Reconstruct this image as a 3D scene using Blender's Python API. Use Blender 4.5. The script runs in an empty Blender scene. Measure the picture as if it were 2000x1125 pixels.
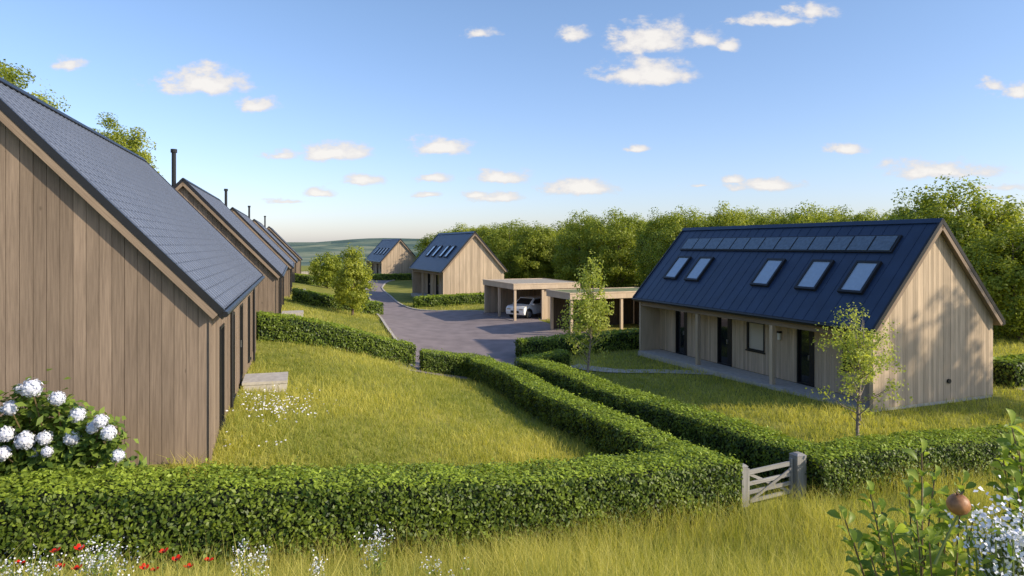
import bpy, math, random
import numpy as np
from mathutils import Vector, Matrix
R = math.radians
rng = np.random.default_rng(7); random.seed(7)
SC = bpy.context.scene; COL = SC.collection
F = 1333.33; HZ = 478.0; ZC = 5.4

# ------------------------------------------------------------------ materials
def newmat(name):
    m = bpy.data.materials.new(name); m.use_nodes = True
    nt = m.node_tree; b = nt.nodes['Principled BSDF']
    return m, nt, b
def N(nt, t, **k):
    n = nt.nodes.new(t)
    for a, v in k.items(): setattr(n, a, v)
    return n
def ramp(nt, stops):
    r = N(nt, 'ShaderNodeValToRGB'); e = r.color_ramp.elements
    while len(e) > 1: e.remove(e[0])
    e[0].position = stops[0][0]; e[0].color = (*stops[0][1], 1)
    for p, c in stops[1:]:
        x = e.new(p); x.color = (*c, 1)
    return r
def simple(name, col, rough=.6, metal=0., noise=0., scale=8., bump=0., spec=.5):
    m, nt, b = newmat(name)
    b.inputs['Roughness'].default_value = rough; b.inputs['Metallic'].default_value = metal
    b.inputs['Specular IOR Level'].default_value = spec
    tc = N(nt, 'ShaderNodeTexCoord'); nz = N(nt, 'ShaderNodeTexNoise')
    nz.inputs['Scale'].default_value = scale; nz.inputs['Detail'].default_value = 5
    nt.links.new(tc.outputs['Object'], nz.inputs['Vector'])
    lo = tuple(c * (1 - noise) for c in col); hi = tuple(min(1, c * (1 + noise)) for c in col)
    r = ramp(nt, [(.3, lo), (.7, hi)])
    nt.links.new(nz.outputs['Fac'], r.inputs['Fac']); nt.links.new(r.outputs['Color'], b.inputs['Base Color'])
    if bump:
        bp = N(nt, 'ShaderNodeBump'); bp.inputs['Strength'].default_value = bump; bp.inputs['Distance'].default_value = .02
        nt.links.new(nz.outputs['Fac'], bp.inputs['Height']); nt.links.new(bp.outputs['Normal'], b.inputs['Normal'])
    return m
def wood(name, c1, c2, rough=.75, grain=14., knots=True):
    m, nt, b = newmat(name); L = nt.links
    b.inputs['Roughness'].default_value = rough; b.inputs['Specular IOR Level'].default_value = .2
    uv = N(nt, 'ShaderNodeUVMap'); mp = N(nt, 'ShaderNodeMapping'); mp.inputs['Scale'].default_value = (grain, .6, 1)
    L.new(uv.outputs['UV'], mp.inputs['Vector'])
    nz = N(nt, 'ShaderNodeTexNoise'); nz.inputs['Scale'].default_value = 2.2; nz.inputs['Detail'].default_value = 7; nz.inputs['Roughness'].default_value = .62
    L.new(mp.outputs['Vector'], nz.inputs['Vector'])
    r = ramp(nt, [(.3, c2), (.66, c1)]); L.new(nz.outputs['Fac'], r.inputs['Fac'])
    at = N(nt, 'ShaderNodeAttribute', attribute_name='tint')
    mr = N(nt, 'ShaderNodeMapRange'); mr.inputs[3].default_value = .8; mr.inputs[4].default_value = 1.14
    L.new(at.outputs['Fac'], mr.inputs[0])
    mul = N(nt, 'ShaderNodeVectorMath', operation='SCALE'); L.new(r.outputs['Color'], mul.inputs[0]); L.new(mr.outputs[0], mul.inputs['Scale'])
    n2 = N(nt, 'ShaderNodeTexNoise'); n2.inputs['Scale'].default_value = .9; n2.inputs['Detail'].default_value = 4
    mp2 = N(nt, 'ShaderNodeMapping'); mp2.inputs['Scale'].default_value = (1.5, .5, 1); L.new(uv.outputs['UV'], mp2.inputs['Vector']); L.new(mp2.outputs['Vector'], n2.inputs['Vector'])
    mr2 = N(nt, 'ShaderNodeMapRange'); mr2.inputs[1].default_value = .3; mr2.inputs[2].default_value = .7; mr2.inputs[3].default_value = .84; mr2.inputs[4].default_value = 1.1
    L.new(n2.outputs['Fac'], mr2.inputs[0])
    mul2 = N(nt, 'ShaderNodeVectorMath', operation='SCALE'); L.new(mul.outputs[0], mul2.inputs[0]); L.new(mr2.outputs[0], mul2.inputs['Scale'])
    out = mul2.outputs[0]
    if knots:
        vo = N(nt, 'ShaderNodeTexVoronoi'); mp3 = N(nt, 'ShaderNodeMapping'); mp3.inputs['Scale'].default_value = (2.6, 1.3, 1)
        L.new(uv.outputs['UV'], mp3.inputs['Vector']); L.new(mp3.outputs['Vector'], vo.inputs['Vector']); vo.inputs['Scale'].default_value = 1
        mr3 = N(nt, 'ShaderNodeMapRange'); mr3.inputs[1].default_value = .02; mr3.inputs[2].default_value = .08; mr3.inputs[3].default_value = .4; mr3.inputs[4].default_value = 1
        L.new(vo.outputs['Distance'], mr3.inputs[0])
        mul3 = N(nt, 'ShaderNodeVectorMath', operation='SCALE'); L.new(out, mul3.inputs[0]); L.new(mr3.outputs[0], mul3.inputs['Scale']); out = mul3.outputs[0]
    L.new(out, b.inputs['Base Color'])
    bp = N(nt, 'ShaderNodeBump'); bp.inputs['Strength'].default_value = .3; bp.inputs['Distance'].default_value = .01
    L.new(nz.outputs['Fac'], bp.inputs['Height']); L.new(bp.outputs['Normal'], b.inputs['Normal'])
    return m
def leafmat(name, dark, light, trans=.3, rough=.5, tr_col=None):
    m, nt, b = newmat(name); L = nt.links
    b.inputs['Roughness'].default_value = rough; b.inputs['Specular IOR Level'].default_value = .3
    at = N(nt, 'ShaderNodeAttribute', attribute_name='tint')
    r = ramp(nt, [(0., dark), (1., light)]); L.new(at.outputs['Fac'], r.inputs['Fac'])
    L.new(r.outputs['Color'], b.inputs['Base Color'])
    tr = N(nt, 'ShaderNodeBsdfTranslucent')
    hs = N(nt, 'ShaderNodeMix', data_type='RGBA', blend_type='MULTIPLY'); hs.inputs[0].default_value = 1
    L.new(r.outputs['Color'], hs.inputs[6]); hs.inputs[7].default_value = tr_col or (1.78, 1.77, .7, 1)
    L.new(hs.outputs[2], tr.inputs['Color'])
    mx = N(nt, 'ShaderNodeMixShader'); mx.inputs[0].default_value = trans
    L.new(b.outputs[0], mx.inputs[1]); L.new(tr.outputs[0], mx.inputs[2])
    L.new(mx.outputs[0], nt.nodes['Material Output'].inputs['Surface'])
    return m
RIB = .3
def slate(name):
    m, nt, b = newmat(name); L = nt.links; RH = .24
    uv = N(nt, 'ShaderNodeUVMap')
    br = N(nt, 'ShaderNodeTexBrick'); br.inputs['Scale'].default_value = 1; br.inputs['Brick Width'].default_value = RIB; br.inputs['Row Height'].default_value = RH
    br.offset = 0.0
    br.inputs['Mortar Size'].default_value = .018; br.inputs['Mortar Smooth'].default_value = .4
    br.inputs['Color1'].default_value = (.15, .175, .235, 1); br.inputs['Color2'].default_value = (.20, .225, .285, 1); br.inputs['Mortar'].default_value = (.05, .06, .09, 1)
    L.new(uv.outputs['UV'], br.inputs['Vector'])
    nz = N(nt, 'ShaderNodeTexNoise'); nz.inputs['Scale'].default_value = 1.3; nz.inputs['Detail'].default_value = 6; L.new(uv.outputs['UV'], nz.inputs['Vector'])
    mr = N(nt, 'ShaderNodeMapRange'); mr.inputs[3].default_value = .75; mr.inputs[4].default_value = 1.25; L.new(nz.outputs['Fac'], mr.inputs[0])
    mu = N(nt, 'ShaderNodeVectorMath', operation='SCALE'); L.new(br.outputs['Color'], mu.inputs[0]); L.new(mr.outputs[0], mu.inputs['Scale'])
    L.new(mu.outputs[0], b.inputs['Base Color'])
    sp = N(nt, 'ShaderNodeSeparateXYZ'); L.new(uv.outputs['UV'], sp.inputs[0])
    dv = N(nt, 'ShaderNodeMath', operation='DIVIDE'); L.new(sp.outputs[1], dv.inputs[0]); dv.inputs[1].default_value = RH
    fr = N(nt, 'ShaderNodeMath', operation='FRACT'); L.new(dv.outputs[0], fr.inputs[0])
    fm = N(nt, 'ShaderNodeMath', operation='MULTIPLY'); L.new(fr.outputs[0], fm.inputs[0]); fm.inputs[1].default_value = .6
    ad = N(nt, 'ShaderNodeMath', operation='SUBTRACT'); L.new(fm.outputs[0], ad.inputs[0]); L.new(br.outputs['Fac'], ad.inputs[1])
    bp = N(nt, 'ShaderNodeBump'); bp.inputs['Strength'].default_value = .7; bp.inputs['Distance'].default_value = .02
    L.new(ad.outputs[0], bp.inputs['Height']); L.new(bp.outputs['Normal'], b.inputs['Normal'])
    b.inputs['Roughness'].default_value = .36; b.inputs['Specular IOR Level'].default_value = .5
    return m

M = {}
M['wood_brown'] = wood('weathered_brown_boards', (.31, .234, .172), (.205, .152, .112))
M['wood_tan'] = wood('pale_tan_boards', (.575, .445, .315), (.48, .368, .255), knots=False)
M['wood_dark'] = simple('board_shadow', (.07, .051, .037), .9)
M['wood_trim'] = wood('trim_timber', (.33, .25, .18), (.22, .16, .115), knots=False)
M['wood_grey'] = wood('weathered_grey_timber', (.38, .365, .345), (.22, .21, .2))
M['slate'] = slate('grey_slate')
M['navy'] = simple('navy_standing_seam', (.020, .039, .082), .4, .0, .15, 1.5)
M['black'] = simple('black_metal', (.018, .018, .02), .4, .2, .1)
M['glass'] = simple('dark_window_glass', (.012, .015, .02), .05, 0, .05, spec=.8)
M['skyglass'] = simple('skylight_glass', (.42, .5, .58), .08, .35, .06)
M['solar'] = simple('glazed_roof_panel', (.15, .19, .23), .12, .3, .2)  # pale blue-grey base colour carries the reflected sky
M['blind'] = simple('cream_blind', (.55, .48, .38), .8)
M['concrete'] = simple('pale_concrete', (.48, .44, .39), .85, 0, .15, 6, .2)
M['stone'] = simple('stone_plinth', (.32, .29, .26), .9, 0, .4, 9, .5)
M['white'] = simple('white_paint', (.92, .92, .91), .3, 0, .02)
M['lampglass'] = simple('opal_lamp_glass', (.8, .78, .72), .3)
M['rubber'] = simple('tyre_rubber', (.02, .02, .02), .8)
M['alloy'] = simple('alloy_rim', (.5, .5, .52), .3, .8)
M['bark'] = simple('tree_bark', (.12, .085, .06), .9, 0, .4, 12, .5)
M['palebark'] = simple('pale_sapling_bark', (.26, .21, .17), .85, 0, .35, 20, .3)
M['sedum'] = simple('green_roof_sedum', (.17, .19, .075), .9, 0, .6, 5, .6)
M['gravelroof'] = simple('flat_roof_felt', (.38, .33, .26), .9, 0, .2, 5, .2)
M['hedge_core'] = simple('hedge_core', (.010, .018, .004), .95)  # near-black filler added inside the leaf shell to block light
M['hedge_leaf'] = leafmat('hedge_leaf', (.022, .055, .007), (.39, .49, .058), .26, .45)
M['tree_leaf'] = leafmat('tree_leaf', (.07, .118, .014), (.45, .48, .065), .36)
M['tree_leaf2'] = leafmat('yellow_tree_leaf', (.11, .16, .02), (.50, .51, .075), .38)
M['sap_leaf'] = leafmat('sapling_leaf', (.20, .26, .055), (.55, .57, .14), .4)
M['shrub_leaf'] = leafmat('shrub_leaf', (.06, .115, .02), (.30, .39, .07), .34, .38)
M['near_leaf'] = leafmat('near_shrub_leaf', (.09, .16, .028), (.42, .49, .10), .4, .42)
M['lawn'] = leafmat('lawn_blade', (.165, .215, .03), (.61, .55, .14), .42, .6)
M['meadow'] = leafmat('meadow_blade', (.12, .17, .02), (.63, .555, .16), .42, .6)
M['petal_white'] = leafmat('white_petal', (.70, .72, .82), (.9, .9, .92), .15, .6, (1, 1, 1, 1))
M['petal_red'] = leafmat('red_petal', (.6, .014, .006), (.85, .04, .014), .3, .5, (1, .5, .4, 1))
M['stem'] = simple('green_stem', (.16, .20, .05), .7, 0, .2)
M['brownstem'] = simple('brown_stem', (.18, .125, .06), .7, 0, .2)
M['fruit'] = simple('russet_fruit', (.36, .16, .06), .5, 0, .45, 40, .15)

def groundmat():
    m, nt, b = newmat('grassy_ground'); L = nt.links
    b.inputs['Roughness'].default_value = .95; b.inputs['Specular IOR Level'].default_value = .1
    g = N(nt, 'ShaderNodeNewGeometry')
    n1 = N(nt, 'ShaderNodeTexNoise'); n1.inputs['Scale'].default_value = .35; n1.inputs['Detail'].default_value = 8; n1.inputs['Roughness'].default_value = .7
    L.new(g.outputs['Position'], n1.inputs['Vector'])
    r1 = ramp(nt, [(.3, (.13, .16, .027)), (.52, (.25, .25, .055)), (.75, (.39, .34, .1))]); L.new(n1.outputs['Fac'], r1.inputs['Fac'])
    n2 = N(nt, 'ShaderNodeTexVoronoi'); n2.inputs['Scale'].default_value = .008; L.new(g.outputs['Position'], n2.inputs['Vector'])
    n3 = N(nt, 'ShaderNodeTexNoise'); n3.inputs['Scale'].default_value = .02; n3.inputs['Detail'].default_value = 9; n3.inputs['Roughness'].default_value = .7; L.new(g.outputs['Position'], n3.inputs['Vector'])
    sp0 = N(nt, 'ShaderNodeSeparateColor'); L.new(n2.outputs['Color'], sp0.inputs[0])
    ad = N(nt, 'ShaderNodeMath', operation='MULTIPLY_ADD'); ad.inputs[1].default_value = .35; L.new(sp0.outputs[0], ad.inputs[0]); L.new(n3.outputs['Fac'], ad.inputs[2])
    r2 = ramp(nt, [(.5, (.065, .105, .09)), (.66, (.11, .16, .12)), (.8, (.19, .225, .15)), (.95, (.29, .30, .2))]); L.new(ad.outputs[0], r2.inputs['Fac'])  # far ground colours with bluish aerial haze painted in, blended by distance
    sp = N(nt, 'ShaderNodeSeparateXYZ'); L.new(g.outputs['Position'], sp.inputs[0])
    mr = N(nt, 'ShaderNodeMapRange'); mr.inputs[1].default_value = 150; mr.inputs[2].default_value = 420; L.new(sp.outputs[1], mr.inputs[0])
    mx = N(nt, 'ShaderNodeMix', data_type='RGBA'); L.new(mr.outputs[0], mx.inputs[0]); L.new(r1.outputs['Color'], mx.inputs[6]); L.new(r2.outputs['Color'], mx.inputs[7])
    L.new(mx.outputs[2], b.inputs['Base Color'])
    bp = N(nt, 'ShaderNodeBump'); bp.inputs['Strength'].default_value = .6; bp.inputs['Distance'].default_value = .08
    n4 = N(nt, 'ShaderNodeTexNoise'); n4.inputs['Scale'].default_value = 9; n4.inputs['Detail'].default_value = 4; L.new(g.outputs['Position'], n4.inputs['Vector'])
    L.new(n4.outputs['Fac'], bp.inputs['Height']); L.new(bp.outputs['Normal'], b.inputs['Normal'])
    return m
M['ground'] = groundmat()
M['asphalt'] = simple('asphalt', (.24, .195, .19), .85, 0, .18, 1.2, .15)
M['kerb'] = simple('kerb_stone', (.44, .40, .36), .85, 0, .15, 4)

# ------------------------------------------------------------------ mesh helpers
class MB:
    def __init__(s): s.v = []; s.f = []; s.uv = []; s.m = []; s.t = []
    def face(s, pts, uv=None, mat=0, tint=.5):
        i = len(s.v); s.v += [tuple(p) for p in pts]; s.f.append(tuple(range(i, i + len(pts))))
        s.uv += list(uv) if uv else [(p[0], p[1]) for p in pts]
        s.m.append(mat); s.t += [tint] * len(pts)
    def boxf(s, fn, a0, a1, b0, b1, c0, c1, mat=0, tint=.5, swap=False):
        du, dv = random.random() * 9, random.random() * 9
        q = lambda a, b, c: fn(a, b, c)
        U = (lambda u, v: (v + du, u + dv)) if swap else (lambda u, v: (u + du, v + dv))
        for c in (c0, c1): s.face([q(a0, b0, c), q(a1, b0, c), q(a1, b1, c), q(a0, b1, c)], [U(a0, b0), U(a1, b0), U(a1, b1), U(a0, b1)], mat, tint)
        for b in (b0, b1): s.face([q(a0, b, c0), q(a1, b, c0), q(a1, b, c1), q(a0, b, c1)], [U(a0, c0), U(a1, c0), U(a1, c1), U(a0, c1)], mat, tint)
        for a in (a0, a1): s.face([q(a, b0, c0), q(a, b1, c0), q(a, b1, c1), q(a, b0, c1)], [U(b0, c0), U(b1, c0), U(b1, c1), U(b0, c1)], mat, tint)
    def box(s, x0, x1, y0, y1, z0, z1, mat=0, tint=.5, swap=False):
        s.boxf(lambda a, b, c: (a, b, c), x0, x1, y0, y1, z0, z1, mat, tint, swap)
    def tube(s, pts, rad, n=7, mat=0, cap=True):
        pts = [Vector(p) for p in pts]; rings = []
        for i, p in enumerate(pts):
            d = (pts[min(i + 1, len(pts) - 1)] - pts[max(i - 1, 0)]).normalized()
            a = d.orthogonal().normalized() if abs(d.z) > .9 else d.cross(Vector((0, 0, 1))).normalized()
            b = d.cross(a)
            rings.append([p + (a * math.cos(2 * math.pi * k / n) + b * math.sin(2 * math.pi * k / n)) * rad[i] for k in range(n)])
        base = len(s.v)
        for rg in rings:
            for p in rg: s.v.append(tuple(p)); s.uv.append((p.x, p.z)); s.t.append(.5)
        for i in range(len(pts) - 1):
            for k in range(n):
                k2 = (k + 1) % n
                s.f.append((base + i * n + k, base + i * n + k2, base + (i + 1) * n + k2, base + (i + 1) * n + k)); s.m.append(mat)
        if cap:
            s.f.append(tuple(base + k for k in range(n))); s.m.append(mat)
            s.f.append(tuple(base + (len(pts) - 1) * n + k for k in range(n))); s.m.append(mat)
    def build(s, name, mats, parent=None, smooth=False):
        if not isinstance(mats, (list, tuple)): mats = [mats]
        me = bpy.data.meshes.new(name); me.from_pydata(s.v, [], s.f)
        for m in mats: me.materials.append(m)
        me.polygons.foreach_set('material_index', s.m)
        ul = me.uv_layers.new(name='UVMap')
        vi = np.empty(len(me.loops), dtype=np.int32); me.loops.foreach_get('vertex_index', vi)
        ul.data.foreach_set('uv', np.array(s.uv, dtype=np.float32)[vi].ravel())
        at = me.attributes.new('tint', 'FLOAT', 'POINT'); at.data.foreach_set('value', np.array(s.t, dtype=np.float32))
        if smooth: me.polygons.foreach_set('use_smooth', [True] * len(me.polygons))
        me.update()
        o = bpy.data.objects.new(name, me); COL.objects.link(o)
        if parent: o.parent = parent
        return o
def npmesh(name, V, Fc, mats, tint=None, mi=None, parent=None):
    if not isinstance(mats, (list, tuple)): mats = [mats]
    me = bpy.data.meshes.new(name); n = len(V); k = Fc.shape[1]; m = len(Fc)
    me.vertices.add(n); me.vertices.foreach_set('co', np.ascontiguousarray(V, dtype=np.float32).ravel())
    me.loops.add(m * k); me.loops.foreach_set('vertex_index', np.ascontiguousarray(Fc, dtype=np.int32).ravel())
    me.polygons.add(m); me.polygons.foreach_set('loop_start', np.arange(0, m * k, k, dtype=np.int32))
    for x in mats: me.materials.append(x)
    if mi is not None: me.polygons.foreach_set('material_index', np.ascontiguousarray(mi, dtype=np.int32))
    if tint is not None:
        at = me.attributes.new('tint', 'FLOAT', 'POINT'); at.data.foreach_set('value', np.ascontiguousarray(tint, dtype=np.float32))
    me.update(calc_edges=True)
    o = bpy.data.objects.new(name, me); COL.objects.link(o)
    if parent: o.parent = parent
    return o
def tag(o, label=None, cat=None, group=None, kind=None):
    if label: o['label'] = label
    if cat: o['category'] = cat
    if group: o['group'] = group
    if kind: o['kind'] = kind
    return o
def empty(name, loc, rz=0, label=None, cat=None, group=None):
    o = bpy.data.objects.new(name, None); COL.objects.link(o); o.location = loc; o.rotation_euler = (0, 0, rz); o.empty_display_size = .2
    return tag(o, label, cat, group)
def dup(root, loc, rz, scale, label=None, group=None):
    r = root.copy(); COL.objects.link(r); r.location = loc; r.rotation_euler = (0, 0, rz); r.scale = scale
    if label: r['label'] = label
    if group: r['group'] = group
    for ch in list(root.children):
        c = ch.copy(); COL.objects.link(c); c.parent = r
        for g in list(ch.children):
            d = g.copy(); COL.objects.link(d); d.parent = c
    return r
def nrmz(a): return a / (np.linalg.norm(a, axis=-1, keepdims=True) + 1e-9)
def leaf_quads(P, Nn, L, W, rnd=.8, fold=.18):
    n = len(P); L = np.broadcast_to(np.asarray(L, float), (n,))[:, None]; W = np.broadcast_to(np.asarray(W, float), (n,))[:, None]
    nr = nrmz(Nn + rng.normal(size=(n, 3)) * rnd); t = nrmz(np.cross(nr, rng.normal(size=(n, 3)))); b = np.cross(nr, t)
    V = np.stack([P - t * L * .5, P + b * W * .5 + nr * fold * W, P + t * L * .5, P - b * W * .5 + nr * fold * W], 1)
    return V.reshape(-1, 3), np.arange(4 * n).reshape(-1, 4)

# ------------------------------------------------------------------ terrain
ctrl = np.array([
(0,0,3.7),(-5,2,3.6),(6,2,3.3),(10,4,2.2),(-9,5,2.8),(-15,5,3.2),(0,6,2.0),(5,6,1.65),(-5,6,2.3),(10,8,.9),(16,10,.4),(-20,0,4.2),(20,0,2.8),
(-12,8.5,1.5),(-7.3,9.3,.88),(-4,10.8,.55),(0,12.5,.08),(4.7,14.3,-.15),(8,15.5,-.15),(12.5,17,-.35),(18,18,-.2),
(-7.3,11.3,1.2),(-6,13,1.35),(-5.3,14,1.3),(-7.4,18.5,1.3),(-10,27,1.05),(-14,10,2.0),(-18,20,2.6),(-22,32,2.6),(-30,20,4),
(-3,15.5,.75),(0,16.5,.2),(2.8,17.5,-.2),(-4,22,.75),(-1,22,.1),(1,22.5,-.35),(-6.5,27,.7),(-3,28,-.1),(-1.2,30,-.65),(-10.5,29.8,1.35),(-7.5,31.3,.55),(-5,33,-.45),
(5.5,15.5,-.25),(2.5,23,-.5),(-.3,31,-.7),
(9,18,-.1),(12,20,-.02),(16,22.5,0),(7,22,-.15),(10,26,-.05),(4,28,-.35),(6,33,-.2),(3,32,-.4),(19,25,.1),(24,24,.3),(14,30,.05),(12,36,.1),
(-3,33,-.55),(0,36,-.35),(-2,42,-.1),(3,41,0),(-5,45,-.1),(0,47,.12),(5,48,.18),(-10,53,-.05),(-5,60,.2),(-2,64,.22),(-14,62,.1),(-17,75,.12),(-19,90,.1),(-16,105,.05),(-24,105,0),
(-11.5,33,1.3),(-14,44,1.3),(-16,50,1.25),(-12,48,.55),(-19,60,1.3),(-22,72,1.3),(-24.5,75,1.3),(-20.5,78,.6),(-28,95,1.2),(-30,115,1),(-30,50,3),(-38,80,3),
(20,45,.4),(20,70,.6),(5,80,.4),(30,90,.5),(40,40,.6),(-5,100,.2),(0,125,-1),(-25,128,-1),(30,128,-.5)], float)
def phi(r): return np.sqrt(r * r + 4.0)
_n = len(ctrl); _A = np.zeros((_n + 3, _n + 3))
_D = np.linalg.norm(ctrl[:, None, :2] - ctrl[None, :, :2], axis=-1)
_A[:_n, :_n] = phi(_D) - np.eye(_n) * .15
_A[:_n, _n] = 1; _A[:_n, _n + 1:] = ctrl[:, :2]; _A[_n:, :_n] = _A[:_n, _n:].T
_w = np.linalg.solve(_A, np.concatenate([ctrl[:, 2], np.zeros(3)]))
def sst(a, b, x): t = np.clip((x - a) / (b - a), 0, 1); return t * t * (3 - 2 * t)
def H(x, y):
    x, y = np.broadcast_arrays(np.asarray(x, float), np.asarray(y, float)); sh = x.shape; x = x.ravel(); y = y.ravel()
    xc = np.clip(x, -45, 45); yc = np.clip(y, -8, 128); out = np.empty(len(x))
    for i in range(0, len(x), 60000):
        a, b = xc[i:i + 60000], yc[i:i + 60000]
        d = np.sqrt((a[:, None] - ctrl[None, :, 0]) ** 2 + (b[:, None] - ctrl[None, :, 1]) ** 2)
        out[i:i + 60000] = phi(d) @ _w[:_n] + _w[_n] + _w[_n + 1] * a + _w[_n + 2] * b
    d = np.hypot(x - xc, y - yc); w = sst(0, 120, d)
    far = -14 * sst(130, 380, y) + sst(700, 1900, y) * (30 + 8 * np.sin(x / 260. + 1.6) + 4 * np.sin(x / 120. + y / 400.) + 2 * np.sin(x / 57. + 2))
    far = far - 3 * sst(60, 250, x)
    return (out * (1 - w) + far * w).reshape(sh)
def h1(x, y): return float(H(x, y))
def at(px, py, Y): return Vector(((px - 1000) / F * Y, Y, ZC - (py - HZ) / F * Y))
_ys = np.arange(3, 220, .05)
def ground_at(px, py):
    zr = ZC - (py - HZ) / F * _ys; g = H((px - 1000) / F * _ys, _ys)
    k = np.argmax(zr <= g); Y = _ys[k]; return ((px - 1000) / F * Y, Y)

def axis(lo, hi, st, far_lo, far_hi):
    a = list(np.arange(lo, hi + .01, st)); d = st; x = a[-1]
    while x < far_hi: d *= 1.13; x += d; a.append(x)
    d = st; x = lo; pre = []
    while x > far_lo: d *= 1.13; x -= d; pre.append(x)
    return np.array(pre[::-1] + a)
gx = axis(-40, 40, .8, -4000, 4000); gy = axis(-8, 125, .8, -400, 5000)
XX, YY = np.meshgrid(gx, gy); ZZ = H(XX, YY)
V = np.stack([XX, YY, ZZ], -1).reshape(-1, 3); nx, ny = len(gx), len(gy)
ii = (np.arange(ny - 1)[:, None] * nx + np.arange(nx - 1)[None, :]).ravel()
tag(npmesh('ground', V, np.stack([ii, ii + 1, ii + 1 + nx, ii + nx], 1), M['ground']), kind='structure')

# road
pairs = [((815,728),(1040,738)),((800,705),(1075,695)),((778,670),(1110,658)),((757,640),(1075,634)),((745,622),(965,611)),((735,608),(815,607)),((727,592),(775,592)),((718,575),(755,575)),((716,562),(745,562)),((722,552),(757,551)),((738,546),(790,544.5))]
LE = np.array([ground_at(*p[0]) for p in pairs]); RE = np.array([ground_at(*p[1]) for p in pairs])
def dense(P, n=12):
    t = np.linspace(0, len(P) - 1, (len(P) - 1) * n + 1); out = []
    for s in t:
        i = int(min(max(math.floor(s), 0), len(P) - 2)); u = s - i
        p0, p1, p2, p3 = P[max(i - 1, 0)], P[i], P[i + 1], P[min(i + 2, len(P) - 1)]
        out.append(.5 * ((2 * p1) + (-p0 + p2) * u + (2 * p0 - 5 * p1 + 4 * p2 - p3) * u * u + (-p0 + 3 * p1 - 3 * p2 + p3) * u ** 3))
    return np.array(out)
LD, RD = dense(LE), dense(RE)
def sheet(name, A, B, cols, lift, mat):
    t = np.linspace(0, 1, cols); P = A[:, None, :] * (1 - t)[None, :, None] + B[:, None, :] * t[None, :, None]
    Z = H(P[..., 0], P[..., 1]) + lift; V = np.concatenate([P, Z[..., None]], -1).reshape(-1, 3); r = len(A)
    ii = (np.arange(r - 1)[:, None] * cols + np.arange(cols - 1)[None, :]).ravel()
    return tag(npmesh(name, V, np.stack([ii, ii + 1, ii + 1 + cols, ii + cols], 1), mat), kind='structure')
sheet('road', LD, RD, 26, .045, M['asphalt'])
road_poly = np.concatenate([LD, RD[::-1]])
def kerb(name, A, side, w, hgt):
    d = np.gradient(A, axis=0); nn = nrmz(np.stack([d[:, 1], -d[:, 0]], 1)) * side
    m = MB(); B = A + nn * w
    z = H(A[:, 0], A[:, 1]) + hgt; z2 = H(B[:, 0], B[:, 1]) + hgt
    for i in range(len(A) - 1):
        a, b, c, e = (*A[i], z[i]), (*A[i + 1], z[i + 1]), (*B[i + 1], z2[i + 1]), (*B[i], z2[i])
        m.face([a, b, c, e]); dn = lambda p: (p[0], p[1], p[2] - .35)
        m.face([a, b, dn(b), dn(a)]); m.face([e, c, dn(c), dn(e)])
    m.face([(*A[0], z[0]), (*B[0], z2[0]), (*B[0], z2[0] - .35), (*A[0], z[0] - .35)])
    return tag(m.build(name, M['kerb']), kind='structure')
kerb('kerb', LD[6:], -1, .16, .12); kerb('kerb', RD[48:], 1, .16, .12)
sheet('pavement', LD[:22], LD[:22] + np.array([-.75, .05]), 4, .035, M['kerb'])

def inpoly(P, poly):
    x, y = P[:, 0], P[:, 1]; c = np.zeros(len(P), bool); j = len(poly) - 1
    for i in range(len(poly)):
        xi, yi = poly[i]; xj, yj = poly[j]
        c ^= ((yi > y) != (yj > y)) & (x < (xj - xi) * (y - yi) / (yj - yi + 1e-12) + xi); j = i
    return c
footprints = []

# ------------------------------------------------------------------ house parts
def boards(mb, P, u0, u1, z0, top, bw, openings=(), mat=0, dark=1, jit=.006, gap=.006, apex=None):
    es = list(np.arange(u0, u1, bw)) + [u1]
    for o in openings: es += [o[0], o[1]]
    if apex is not None: es.append(apex)
    es = sorted(set(round(e, 4) for e in es)); reg = set(round(e, 4) for e in np.arange(u0, u1, bw)); reg.add(round(u1, 4))
    tn = .5; du = 0; dd = 0
    for a, b in zip(es[:-1], es[1:]):
        if b - a < .004: continue
        if a in reg: tn = random.random(); du = random.random() * 20; dd = random.uniform(-jit, jit)
        mid = (a + b) / 2; cuts = sorted([(o[2], o[3]) for o in openings if o[0] < mid < o[1]])
        segs = []; z = z0
        for c0, c1 in cuts:
            if c0 > z: segs.append((z, c0, c0))
            z = c1
        segs.append((z, top(a), top(b)))
        g0 = gap if a in reg else 0; g1 = gap if b in reg else 0
        A, B = a + g0, b - g1
        for s0, ta, tb in segs:
            if ta <= s0 or tb <= s0: 
                if max(ta, tb) <= s0: continue
            p = [P(A, s0, dd), P(B, s0, dd), P(B, tb, dd), P(A, ta, dd)]; q = [P(A, s0, -.03), P(B, s0, -.03), P(B, tb, -.03), P(A, ta, -.03)]
            uv = [(A + du, s0 + du), (B + du, s0 + du), (B + du, tb + du), (A + du, ta + du)]
            mb.face(p, uv, mat, tn)
            for i in range(4):
                j = (i + 1) % 4; mb.face([p[i], p[j], q[j], q[i]], [uv[i], uv[j], uv[j], uv[i]], mat, tn * .6)
            mb.face([P(a, s0, -.028), P(b, s0, -.028), P(b, tb, -.028), P(a, ta, -.028)], None, dark, .2)
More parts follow.
